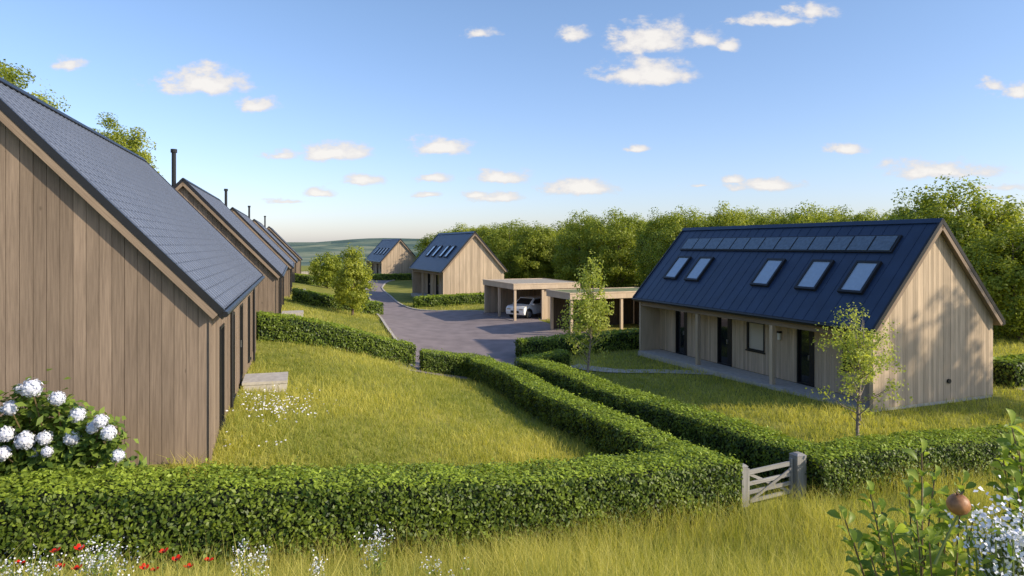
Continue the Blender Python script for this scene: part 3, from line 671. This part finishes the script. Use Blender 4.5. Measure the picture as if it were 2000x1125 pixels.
row = [(872,452,98),(912,442,92),(955,440,90),(1000,434,84),(1050,438,82),(1090,448,86),(1135,416,74),(1172,428,80),(1208,413,71),(1250,438,78),(1290,414,64),(1338,410,61),(1382,426,68),(1425,404,60),(1475,412,60),(1525,420,60),(1572,404,56),(1618,414,58),(1668,410,54),(1725,420,52)]
row += [(890,448,106),(935,444,104),(980,440,102),(1025,440,98),(1072,444,98),(1112,438,94),(1155,426,92),(1230,424,90),(1268,430,86),(1312,422,78),(1360,420,76),(1402,416,74),(1450,414,72),(1500,416,70),(1548,414,70),(1595,412,68),(1642,412,66),(1695,416,64),(1750,416,60)]
protos = [make_tree('leafy_tree', (0, 0, 0), 8.5, 3.2, .3, 190, 140, .21, .9, M['tree_leaf'], M['bark'], far_label, 'trees in the row behind the houses', top=.0, bias=5, rnd=.5, spray=0),
          make_tree('leafy_tree', (0, 0, 0), 8.5, 3.3, .4, 190, 140, .22, .92, M['tree_leaf2'], M['bark'], far_label, 'trees in the row behind the houses', top=.05, bias=5, rnd=.5, spray=0),
          make_tree('leafy_tree', (0, 0, 0), 8.5, 3.0, .3, 190, 140, .2, .85, M['tree_leaf'], M['bark'], far_label, 'trees in the row behind the houses', top=.12, bias=5, rnd=.5, spray=10)]
used = [False] * 3
def place_tree(k, x, y, ztop, wid, label=None, group='trees in the row behind the houses'):
    z = gz_(x, y); hh = (ztop - z) / 8.95; sc = (wid, wid, hh)
    if not used[k]:
        o = protos[k]; used[k] = True; o.location = (x, y, z); o.rotation_euler = (0, 0, rng.uniform(0, 6)); o.scale = sc
        if label: o['label'] = label
        if group is None and 'group' in o: del o['group']
        elif group: o['group'] = group
        return o
    o = dup(protos[k], (x, y, z), rng.uniform(0, 6), sc, label or far_label, group)
    if group is None and 'group' in o: del o['group']
    return o
for i, (px, py, Y) in enumerate(row):
    p = at(px, py, Y); place_tree([0, 1, 2, 0, 2, 1, 0, 2][i % 8], p.x, p.y, p.z, rng.uniform(.85, 1.02) * Y / 72)
rl = 'tall full tree behind the right house, at the right edge'
for i, (px, py, Y) in enumerate([(1795, 380, 43), (1868, 357, 40), (1938, 394, 41), (1990, 438, 36), (2070, 410, 37), (2180, 420, 40)]):
    p = at(px, py, Y); place_tree([2, 0, 1, 0, 2, 1][i], p.x, p.y, p.z, [.85, .95, .85, .8, .9, 1][i], rl, 'tall trees beyond the right gable')
p = at(-22, 96, 27); make_tree('leafy_tree', (p.x, p.y, gz_(p.x, p.y)), p.z - gz_(p.x, p.y), 2.3, 3.0, 190, 230, .12, .62, M['tree_leaf2'], M['bark'], 'tree rising behind the ridge of the nearest left house, at the left edge', tr=.16, bias=3, rnd=.6, spray=60)
p = at(222, 236, 44); make_tree('leafy_tree', (p.x, p.y, gz_(p.x, p.y)), p.z - gz_(p.x, p.y), 2.5, 3.5, 180, 220, .15, .68, M['tree_leaf2'], M['bark'], 'tree crown showing over the nearest left roof beside the black flue', tr=.16, bias=3, rnd=.6, spray=40)
p = at(690, 485, 48); make_tree('round_tree', (p.x, p.y, gz_(p.x, p.y)), p.z - gz_(p.x, p.y), 1.35, .3, 110, 100, .15, .45, M['tree_leaf2'], M['bark'], 'small round tree on the left slope beside the road', tr=.08, top=.25, bias=3, rnd=.6, spray=40)
p = at(640, 492, 72); make_tree('round_tree', (p.x, p.y, gz_(p.x, p.y)), p.z - gz_(p.x, p.y), 1.6, .3, 70, 70, .22, .6, M['tree_leaf'], M['bark'], 'small dark bushy tree far up the slope near the row end', tr=.08, bias=3)
x, y = ground_at(1150, 732); make_tree('birch_sapling', (x, y, gz_(x, y)), 5.15, 1.5, .8, 140, 30, .115, .34, M['sap_leaf'], M['palebark'], 'slender young tree on the shaded lawn before the carport', tr=.05, nlimb=55, top=.66, bias=1.6, spray=80)
x, y = ground_at(1680, 862); make_tree('young_tree', (x, y, gz_(x, y)), 3.9, 1.45, .85, 115, 28, .08, .25, M['sap_leaf'], M['palebark'], 'spindly young tree behind the right hedge before the tan gable', tr=.045, nlimb=60, top=.5, bias=1.6, spray=70)
make_tree('airy_tree', (28.6, 17.5, gz_(28.6, 17.5)), 11.6, 2.5, 2.4, 60, 60, .34, .8, M['tree_leaf'], M['bark'], 'open tree beyond the right edge, shading the tan gable', nlimb=30)

# ------------------------------------------------------------------ grass
def blades(P, h, w, lean, tint, tipup=.3):
    n = len(P); az = rng.uniform(0, 2 * np.pi, n); d = np.stack([np.cos(az), np.sin(az), np.zeros(n)], 1); a2 = rng.uniform(0, 2 * np.pi, n); s = np.stack([np.cos(a2), np.sin(a2), np.zeros(n)], 1)
    h = h[:, None]; w = w[:, None]; lean = lean[:, None]; z = np.array([0, 0, 1.])
    mid = P + d * lean * h * .3 + z * h * .55; tip = P + d * lean * h + z * h * (1 - .25 * lean)
    V = np.stack([P - s * w / 2, P + s * w / 2, mid - s * w * .36, mid + s * w * .36, tip], 1).reshape(-1, 3)
    b = np.arange(n)[:, None] * 5; T = np.array([[0, 1, 3], [0, 3, 2], [2, 3, 4]]); Fc = (b[:, :, None] + T[None]).reshape(-1, 3)
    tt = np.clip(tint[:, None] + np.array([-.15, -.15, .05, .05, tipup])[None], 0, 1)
    return V, Fc, tt.ravel()
def patch(x, y): return np.clip(.5 + .22 * np.sin(x * .9 + 1.3 * np.sin(y * .5)) + .22 * np.sin(y * .7 + x * .35 + 2) + .14 * np.sin(x * 2.7 + y * 1.9) * np.sin(y * 3.1 - x), 0, 1)
def blocked(P):
    b = inpoly(P, road_poly)
    for org, rz, x0, x1, y0, y1 in footprints:
        c, s = math.cos(rz), math.sin(rz); dx, dy = P[:, 0] - org[0], P[:, 1] - org[1]; lx, ly = dx * c + dy * s, -dx * s + dy * c
        b |= (lx > x0 - .05) & (lx < x1 + .05) & (ly > y0 - .05) & (ly < y1 + .05)
    return b
def frustum_pts(n, y0, y1, pxa, pxb, pw=1.0):
    u = rng.random(n)
    Y = y0 * (y1 / y0) ** u if pw == 1 else (y0 + (y1 - y0) * u)
    X = (rng.uniform(pxa, pxb, n) - 1000) / F * Y; return np.stack([X, Y], 1)
def front_line(P): return P[:, 1] - (14.3 + (P[:, 0] - 4.45) * .4366)
Pg = frustum_pts(170000, 12, 64, 330, 2080)
cen = frustum_pts(16000, 12, 64, 330, 2080); ix = rng.integers(0, len(cen), 120000)
Pg = np.concatenate([Pg, cen[ix] + rng.normal(size=(120000, 2)) * .05 * (.6 + cen[ix][:, 1:2] / 30)])
Pg = Pg[(front_line(Pg) > .3) & ~blocked(Pg)]
Pg = Pg[~((Pg[:, 1] > 45) & (Pg[:, 0] > 6))]
z = H(Pg[:, 0], Pg[:, 1]); n = len(Pg); sc = .6 + Pg[:, 1] / 32
pt = patch(Pg[:, 0], Pg[:, 1])
V, Fc, T = blades(np.concatenate([Pg, (z - .02)[:, None]], 1), rng.gamma(5, .029, n) * (.65 + .7 * pt) + .04, rng.uniform(.009, .015, n) * sc, rng.uniform(.2, 1.0, n), np.clip(.62 * pt + rng.normal(.18, .2, n), 0, 1), .24)
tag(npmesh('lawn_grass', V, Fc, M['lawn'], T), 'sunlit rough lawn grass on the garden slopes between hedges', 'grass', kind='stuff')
Pg = frustum_pts(60000, 5.0, 17.5, -150, 2150, 2); cen = frustum_pts(3200, 5.0, 17.5, -150, 2150, 2); ix = rng.integers(0, len(cen), 42000)
Pg = np.concatenate([Pg, cen[ix] + rng.normal(size=(42000, 2)) * .055]); Pg = Pg[front_line(Pg) < -.5]
Pt = frustum_pts(10000, 6.0, 16, 500, 2100, 2); Pt = Pt[front_line(Pt) < -.75]
z = H(Pg[:, 0], Pg[:, 1]); n = len(Pg); pt = patch(Pg[:, 0] * 1.6, Pg[:, 1] * 1.8)
lowl = .55 + .6 * sst(-3.5, 1.5, Pg[:, 0])
hh = np.clip(rng.gamma(4, .085, n) * (.65 + .7 * pt) * lowl + .08, .08, .8)
zt = H(Pt[:, 0], Pt[:, 1]); nt_ = len(Pt); ptt = patch(Pt[:, 0] * 1.6, Pt[:, 1] * 1.8)
PP = np.concatenate([np.concatenate([Pg, (z - .02)[:, None]], 1), np.concatenate([Pt, (zt - .02)[:, None]], 1)])
V, Fc, T = blades(PP, np.concatenate([hh, rng.uniform(.35, .75, nt_) * (.7 + .5 * ptt)]), np.concatenate([rng.uniform(.005, .011, n), rng.uniform(.004, .007, nt_)]), np.concatenate([rng.uniform(.1, .75, n), rng.uniform(.05, .5, nt_)]), np.concatenate([np.clip(.5 * pt + rng.normal(.2, .2, n), 0, 1), rng.uniform(.5, .95, nt_)]), .33)
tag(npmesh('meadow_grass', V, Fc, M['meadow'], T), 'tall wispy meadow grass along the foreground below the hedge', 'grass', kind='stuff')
P3 = []
for a, b in np.stack([rng.normal(540, 44, 260), rng.normal(803, 15, 260)], 1):
    x, y = ground_at(a, b); P3.append((x, y, h1(x, y) + rng.uniform(.12, .24)))
for a, b in np.stack([rng.uniform(430, 560, 14), rng.normal(882, 8, 14)], 1):
    x, y = ground_at(a, b); P3.append((x, y, h1(x, y) + rng.uniform(.14, .24)))
P3 = np.array(P3); V, Fc = leaf_quads(P3, np.tile([0, -.4, 1.], (len(P3), 1)), rng.uniform(.035, .065, len(P3)), rng.uniform(.03, .055, len(P3)), .4, .05)
tag(npmesh('daisies', V, Fc, M['petal_white'], np.full(len(V), .8)), 'scatter of tiny white daisies in the lawn beside the nearest house', 'flowers', kind='stuff')

# ------------------------------------------------------------------ hydrangea
Yh = 11.25; hc = at(92, 850, Yh); hb = h1(hc.x, hc.y)
hy = empty('hydrangea', (hc.x, hc.y, hb), 0, 'hydrangea bush with round white flower heads against the brown gable', 'shrub')
def flower_ball(c, r, parent):
    n = 150; d = nrmz(rng.normal(size=(n, 3))); P = np.array(c) + d * r * rng.uniform(.85, 1.06, n)[:, None]
    V, Fc = leaf_quads(P, d * 2, r * .34, r * .3, .4, .06)
    u = np.linspace(0, np.pi, 7); v = np.linspace(0, 2 * np.pi, 11)[:-1]; S = np.array([[(math.sin(a) * math.cos(b), math.sin(a) * math.sin(b), math.cos(a)) for b in v] for a in u]).reshape(-1, 3) * r * .84 + np.array(c)
    sf = np.array([(i * 10 + j, i * 10 + (j + 1) % 10, (i + 1) * 10 + (j + 1) % 10, (i + 1) * 10 + j) for i in range(6) for j in range(10)])
    ti = np.concatenate([np.full(len(S), .1), np.repeat(rng.random(n), 4)])
    npmesh('flower_head', np.concatenate([S, V]), np.concatenate([sf, Fc + len(S)]), M['petal_white'], ti, None, parent)
heads = [(62,758,18),(112,778,14),(20,797,14),(152,810,15),(197,822,13),(12,848,15),(50,860,17),(88,855,14),(142,855,15),(182,835,12),(212,845,14),(68,884,11),(92,882,10),(6,886,14),(230,890,12),(38,760,10)]
st = MB()
for px, py, r in heads:
    p = at(px, py, Yh - .45 + rng.uniform(-.15, .15)); c = (p.x - hc.x, p.y - hc.y, p.z - hb); flower_ball(c, r / F * Yh, hy)
    st.tube([(c[0] * .3, c[1] * .3 + .1, -.1), (c[0] * .75, c[1] * .6 + .1, c[2] * .6), c], [.018, .013, .008], 5)
st.build('stems', M['brownstem'], hy)
n = 3000; d = nrmz(rng.normal(size=(n, 3))); P = d * (rng.random(n) ** .35)[:, None] * np.array([1.4, .5, .8]) + np.array([-.1, 0, hc.z - hb - .2])
for px, py, r in heads:
    p = at(px, py + 14, Yh - .32); k = 70; P = np.concatenate([P, np.array([p.x - hc.x, p.y - hc.y, p.z - hb]) + rng.normal(size=(k, 3)) * np.array([.17, .1, .14]) + np.array([0, 0, -.08])])
P = P[P[:, 2] > .05]
V, Fc = leaf_quads(P, nrmz(P - np.array([0, 0, .6])) + np.array([0, 0, .5]), .17 * rng.uniform(.6, 1.25, len(P)), .09, .6)
npmesh('foliage', V, Fc, M['shrub_leaf'], np.repeat(rng.random(len(P)) * .9, 4), None, hy)

# ------------------------------------------------------------------ poppies and white flowers
pops = [(40,1105),(108,1082),(155,1077),(118,1113),(150,1116),(320,1083),(345,1098),(282,1115),(302,1119),(368,1113),(408,1100)]
for i, (px, py) in enumerate(pops):
    Y = rng.uniform(5.7, 6.3); p = at(px, py - 4, Y); g = h1(p.x, p.y); 
    r = empty('poppy', (p.x, p.y, g), rng.uniform(0, 6), 'red poppy flower on a thin stem in the grass at the lower left', 'flower', 'poppies in the lower left grass')
    hgt = max(.12, p.z - g); m = MB(); m.tube([(0, 0, -.02), (.02, .01, hgt * .5), (0, 0, hgt)], [.004, .0035, .003], 5); m.build('stem', M['stem'], r)
    V = []; Fc = []; tl = rng.uniform(-.25, .25, 2)
    for k in range(5):
        a = k * 2 * math.pi / 5; ca, sa = math.cos(a), math.sin(a); s = .037
        pts = [(0, 0), (.6, -.45), (1.05, -.35), (1.15, .1), (1.0, .45), (.55, .5)]; b = len(V)
        for (u, v) in pts:
            X_, Y_ = s * (u * ca - v * sa), s * (u * sa + v * ca); V.append((X_, Y_, hgt + s * .55 * u * u + tl[0] * X_ + tl[1] * Y_))
        Fc.append((b, b + 1, b + 2, b + 3)); Fc.append((b, b + 3, b + 4, b + 5))
    npmesh('petals', np.array(V), np.array(Fc), M['petal_red'], rng.random(len(V)), None, r)
    m = MB(); m.tube([(0, 0, hgt - .004), (0, 0, hgt + .014)], [.008, .010], 8); m.build('flower_centre', M['rubber'], r)
def white_plant(px, py, Y, spread, label, nst=14, sz=.019, hr=(.6, 1.15)):
    p = at(px, py, Y); g = h1(p.x, p.y); r = empty('white_wildflower', (p.x, p.y, g), 0, label, 'wildflower', 'white wildflowers in the foreground grass'); st = MB(); B = []; LP = []
    for i in range(nst):
        e = np.array([rng.normal(0, spread), rng.normal(0, spread * .7), (p.z - g) * rng.uniform(*hr)]); b = np.array([e[0] * .25, e[1] * .25, -.02])
        mid = b * .5 + e * .5 + np.array([e[0] * -.1, 0, .03]); st.tube([b, mid, e], [.005, .004, .0025], 4)
        k = rng.integers(9, 20); B.append(e + rng.normal(size=(k, 3)) * np.array([.028, .028, .05])); t = rng.random((14, 1)); LP.append(b * (1 - t) + e * t + rng.normal(size=(14, 3)) * .02)
    st.build('stems', M['stem'], r); B = np.concatenate(B); LP = np.concatenate(LP)
    V, Fc = leaf_quads(B, np.tile([0, -.5, .8], (len(B), 1)), sz * rng.uniform(.7, 1.3, len(B)), sz * .9, .8, .1); npmesh('blossoms', V, Fc, M['petal_white'], np.repeat(rng.random(len(B)), 4), None, r)
    V, Fc = leaf_quads(LP, np.tile([0, 0, 1.], (len(LP), 1)), .06, .018, .9, .1); npmesh('leaves', V, Fc, M['near_leaf'], np.repeat(rng.random(len(LP)), 4), None, r)
for a in [(200, 1083, 6.0, .13, 'white wildflower clump among the red poppies', 30), (50, 1106, 5.9, .11, 'white wildflower clump in the bottom left corner', 20), (490, 1088, 6.4, .11, 'white wildflower clump right of the red poppies', 20), (735, 1060, 7.2, .08, 'white wildflower clump at the hedge foot, tallest near the middle', 16), (620, 1106, 6.6, .08, 'low white wildflower clump left of the middle of the foreground', 10), (850, 1103, 7.0, .10, 'thin white wildflower clump in the middle of the foreground', 9)]: white_plant(*a)
white_plant(1968, 1065, 1.85, .045, 'white wildflower clump in the bottom right corner', 75, .013, (.93, 1.045))

# ------------------------------------------------------------------ near shrubs, bottom right
def big_leaf(V, Fc, base, d, nrm, L, W):
    b = len(V); s = np.cross(d, nrm)
    for (t, w, up) in ((0, .04, 0), (.3, .34, .06), (.62, .5, .06), (.85, .36, .0), (1.0, .03, -.1)):
        c = base + d * L * t + nrm * L * up
        V.append(c - s * W * w + nrm * W * .34 * w * 2); V.append(c); V.append(c + s * W * w + nrm * W * .34 * w * 2)
    for i in range(4):
        for j in range(2): Fc.append((b + i * 3 + j, b + i * 3 + j + 1, b + i * 3 + j + 4, b + i * 3 + j + 3))
def near_shrub(basexy, tips, label, fruit=None, L0=.07):
    bx_, by_ = basexy; g = h1(bx_, by_); r = empty('fruiting_shrub', (bx_, by_, g), 0, label, 'shrub'); O = np.array([bx_, by_, g]); st = MB(); V = []; Fc = []; ti = []
    for (px, py, Y) in tips:
        e = np.array(at(px, py, Y)) - O; b = np.array([rng.normal(0, .05), rng.normal(0, .05), -.05]); m1 = b * .45 + e * .55 + np.array([-e[0] * .28, 0, .05]); 
        cur = [b * (1 - t) ** 2 + 2 * m1 * t * (1 - t) + e * t * t for t in np.linspace(0, 1, 15)]
        st.tube(cur, list(np.linspace(.007, .002, 15)), 5)
        ln = np.linalg.norm(e - b); k = 0; t = .45; 
        while t < 1.0:
            c = b * (1 - t) ** 2 + 2 * m1 * t * (1 - t) + e * t * t; tg = nrmz(e - m1 if t > .5 else m1 - b); az = k * 2.4 + rng.normal(0, .3)
            o = nrmz(np.array([math.cos(az), math.sin(az), 0.]) + tg * rng.uniform(.4, 1.1)); nn = nrmz(np.cross(o, np.cross(np.array([0, 0, 1.]), o)) + np.array([.4, -.3, 0]) + rng.normal(0, .4, 3)); nn = nrmz(nn - o * nn.dot(o))
            c2 = c + o * .012; L = L0 * rng.uniform(.6, 1.15) * (1.05 - .35 * max(0, t - .8) / .2); n0 = len(V); big_leaf(V, Fc, c2, o, nn, L, L * .62); ti += [rng.random()] * (len(V) - n0)
            k += 1; t += .018 / ln * rng.uniform(.7, 1.5)
        n0 = len(V); big_leaf(V, Fc, e, nrmz(e - m1), nrmz(np.array([.3, -1, .2])), L0 * .8, L0 * .45); ti += [.8] * (len(V) - n0)
    st.build('stems', M['brownstem'], r); npmesh('foliage', np.array(V), np.array(Fc), M['near_leaf'], np.array(ti), None, r)
    if fruit:
        px, py, Y, rad = fruit; c = np.array(at(px, py, Y)) - O; m = MB(); pr = [(-1, .05), (-.93, .38), (-.7, .74), (-.3, .98), (.1, 1.0), (.5, .86), (.8, .58), (.95, .3), (.9, .12)]
        m.tube([c + np.array([.0, 0, k * rad]) for k, _ in pr], [w * rad for _, w in pr], 18); f = m.build('fruit', M['fruit'], r, True)
        cal = MB()
        for k in range(5):
            a = k * 1.257; cal.face([c + np.array([.25 * rad * math.cos(a - .5), .25 * rad * math.sin(a - .5), rad * .9]), c + np.array([.25 * rad * math.cos(a + .5), .25 * rad * math.sin(a + .5), rad * .9]), c + np.array([.6 * rad * math.cos(a), .6 * rad * math.sin(a), rad * 1.35])])
        cal.build('calyx', M['brownstem'], f)
        s2 = MB(); s2.tube([c + np.array([0, 0, -rad * .95]), c + np.array([-.01, .01, -rad * 2.2]), c + np.array([-.05, .02, -rad * 6])], [.003, .003, .004], 5); s2.build('stalk', M['stem'], f)
near_shrub((1.28, 2.1), [(1650, 1015, 2.1), (1668, 1060, 2.0), (1700, 965, 2.05), (1722, 1000, 2.2), (1775, 950, 2.2), (1800, 885, 2.0), (1825, 935, 2.15), (1880, 945, 2.1), (1740, 1040, 1.95), (1850, 1040, 2.05), (1900, 1015, 2.2), (1790, 1010, 1.95), (1815, 1060, 1.9), (1700, 1085, 1.95), (1870, 1080, 2.0), (1760, 1090, 2.1), (1835, 1000, 2.15), (1785, 1050, 2.1), (1725, 1070, 2.05)], 'leafy shrub with one russet fruit in the near right corner', (1872, 985, 1.8, .028), .057)
near_shrub((1.72, 2.1), [(1975, 830, 2.1), (2010, 850, 2.0), (1960, 900, 2.15), (2030, 810, 2.1), (1985, 950, 2.0), (1990, 880, 2.05), (2005, 920, 2.1), (1975, 870, 2.15)], 'second leafy shrub cut by the right edge beside the russet fruit', None, .066)

# ------------------------------------------------------------------ sky, sun, camera
az = math.atan2(.94, -.34); el = R(28)
Ls = Vector((math.cos(el) * math.sin(az), math.cos(el) * math.cos(az), math.sin(el)))
sl = bpy.data.lights.new('sun', 'SUN'); sl.energy = 5.0; sl.angle = R(.8); sl.color = (1, .87, .67)
so = bpy.data.objects.new('sun', sl); COL.objects.link(so); so.rotation_euler = Ls.to_track_quat('Z', 'Y').to_euler(); so.location = (30, -10, 30)
w = bpy.data.worlds.new('World'); SC.world = w; w.use_nodes = True; nt = w.node_tree; L = nt.links
bg = nt.nodes['Background']; sky = N(nt, 'ShaderNodeTexSky', sky_type='NISHITA'); sky.sun_disc = False; sky.sun_elevation = el; sky.sun_rotation = az
sky.air_density = 1.0; sky.dust_density = .8; sky.ozone_density = 1.6; sky.altitude = 100
tc = N(nt, 'ShaderNodeTexCoord'); sp = N(nt, 'ShaderNodeSeparateXYZ'); L.new(tc.outputs['Generated'], sp.inputs[0])
hm = N(nt, 'ShaderNodeMapRange'); hm.inputs[1].default_value = 0; hm.inputs[2].default_value = .32; L.new(sp.outputs[2], hm.inputs[0])
tr_ = ramp(nt, [(0., (.54, .54, .69)), (1., (.58, .61, .68))]); L.new(hm.outputs[0], tr_.inputs['Fac'])
tn_ = N(nt, 'ShaderNodeVectorMath', operation='MULTIPLY'); L.new(sky.outputs[0], tn_.inputs[0]); L.new(tr_.outputs['Color'], tn_.inputs[1])
ts_ = N(nt, 'ShaderNodeVectorMath', operation='SCALE'); ts_.inputs['Scale'].default_value = 2.05; L.new(tn_.outputs[0], ts_.inputs[0])
bg.inputs['Strength'].default_value = .15; L.new(ts_.outputs[0], bg.inputs['Color'])
ym = N(nt, 'ShaderNodeMath', operation='MAXIMUM'); ym.inputs[1].default_value = .02; L.new(sp.outputs[1], ym.inputs[0])
dx = N(nt, 'ShaderNodeMath', operation='DIVIDE'); L.new(sp.outputs[0], dx.inputs[0]); L.new(ym.outputs[0], dx.inputs[1])
dz = N(nt, 'ShaderNodeMath', operation='DIVIDE'); L.new(sp.outputs[2], dz.inputs[0]); L.new(ym.outputs[0], dz.inputs[1])
uv = N(nt, 'ShaderNodeCombineXYZ'); L.new(dx.outputs[0], uv.inputs[0]); L.new(dz.outputs[0], uv.inputs[1])
st_ = N(nt, 'ShaderNodeVectorMath', operation='MULTIPLY'); st_.inputs[1].default_value = (1, 1.7, 1); L.new(uv.outputs[0], st_.inputs[0])
nz = N(nt, 'ShaderNodeTexNoise'); nz.inputs['Scale'].default_value = 30; nz.inputs['Detail'].default_value = 8; nz.inputs['Roughness'].default_value = .6; L.new(st_.outputs[0], nz.inputs['Vector'])
nw = N(nt, 'ShaderNodeVectorMath', operation='MULTIPLY_ADD'); nw.inputs[1].default_value = (.022, .012, 0); L.new(nz.outputs['Color'], nw.inputs[0]); L.new(uv.outputs[0], nw.inputs[2])
clouds = [(130,122,62,26,.65),(395,155,86,38,1.1),(500,202,56,22,.9),(940,60,45,20,.65),(1120,62,48,28,.75),(1272,68,85,48,1.0),(1265,138,92,40,1),(1378,72,42,30,.8),(1420,87,36,20,.85),(1505,36,100,22,.75),(1580,18,66,26,.85),(1940,165,36,20,.85),(1990,177,50,24,.9),(1655,291,44,17,1),(1830,330,135,26,.95),(1490,359,95,18,.95),(1243,289,32,12,.9),(862,284,60,24,1.1),(655,294,66,24,1.1),(545,301,40,18,.95),(708,349,50,16,1),(978,344,54,19,1.1),(1132,364,70,22,1.1),(850,347,38,14,.95),(975,384,54,13,1),(930,378,34,11,.9),(838,377,30,10,.9),(622,376,44,12,.95),(1435,350,28,11,.95),(560,392,64,8,.6),(1960,362,64,16,.75),(1365,360,44,8,.55)]
prev = None
for (px, py, cw, ch, s) in clouds:
    a = N(nt, 'ShaderNodeVectorMath', operation='SUBTRACT'); a.inputs[1].default_value = ((px - 1000) / F + .011, (HZ - py) / F + .006 - ch * .3 / F, 0); L.new(nw.outputs[0], a.inputs[0])
    b = N(nt, 'ShaderNodeVectorMath', operation='MULTIPLY'); b.inputs[1].default_value = (F / cw, F / ch, 0); L.new(a.outputs[0], b.inputs[0])
    c = N(nt, 'ShaderNodeVectorMath', operation='MULTIPLY'); c.inputs[1].default_value = (-1, -2.1, 0); L.new(b.outputs[0], c.inputs[0])
    d = N(nt, 'ShaderNodeVectorMath', operation='MAXIMUM'); L.new(b.outputs[0], d.inputs[0]); L.new(c.outputs[0], d.inputs[1])
    e = N(nt, 'ShaderNodeVectorMath', operation='LENGTH'); L.new(d.outputs[0], e.inputs[0])
    f = N(nt, 'ShaderNodeMath', operation='MULTIPLY_ADD'); f.inputs[1].default_value = -1; f.inputs[2].default_value = s; L.new(e.outputs['Value'], f.inputs[0])
    if prev is None: prev = f
    else:
        g = N(nt, 'ShaderNodeMath', operation='MAXIMUM'); L.new(prev.outputs[0], g.inputs[0]); L.new(f.outputs[0], g.inputs[1]); prev = g
nf = N(nt, 'ShaderNodeMath', operation='MULTIPLY_ADD'); nf.inputs[1].default_value = 2.3; nf.inputs[2].default_value = -.93; L.new(nz.outputs['Fac'], nf.inputs[0])
sm = N(nt, 'ShaderNodeMath', operation='ADD'); L.new(prev.outputs[0], sm.inputs[0]); L.new(nf.outputs[0], sm.inputs[1])
mr = N(nt, 'ShaderNodeMapRange', interpolation_type='SMOOTHSTEP'); mr.inputs[1].default_value = .02; mr.inputs[2].default_value = .75; mr.inputs[4].default_value = .95; L.new(sm.outputs[0], mr.inputs[0])
yp = N(nt, 'ShaderNodeMath', operation='GREATER_THAN'); yp.inputs[1].default_value = .05; L.new(sp.outputs[1], yp.inputs[0])
mk = N(nt, 'ShaderNodeMath', operation='MULTIPLY'); L.new(mr.outputs[0], mk.inputs[0]); L.new(yp.outputs[0], mk.inputs[1])
cr = ramp(nt, [(.2, (.74, .73, .78)), (.6, (.86, .83, .82)), (1., (1., .96, .91))]); L.new(sm.outputs[0], cr.inputs['Fac'])
bg2 = N(nt, 'ShaderNodeBackground'); bg2.inputs['Strength'].default_value = .96; L.new(cr.outputs['Color'], bg2.inputs['Color'])
mx = N(nt, 'ShaderNodeMixShader'); L.new(mk.outputs[0], mx.inputs[0]); L.new(bg.outputs[0], mx.inputs[1]); L.new(bg2.outputs[0], mx.inputs[2])
L.new(mx.outputs[0], nt.nodes['World Output'].inputs['Surface'])
cam = bpy.data.cameras.new('camera'); cam.lens = 24; cam.sensor_width = 36; cam.shift_y = -84.5 / 2000; cam.clip_end = 9000; cam.clip_start = .05
co = bpy.data.objects.new('camera', cam); COL.objects.link(co); co.location = (0, 0, ZC); co.rotation_euler = (R(90), 0, 0); SC.camera = co
SC.view_settings.view_transform = 'Standard'; SC.view_settings.look = 'None'; SC.view_settings.exposure = 0
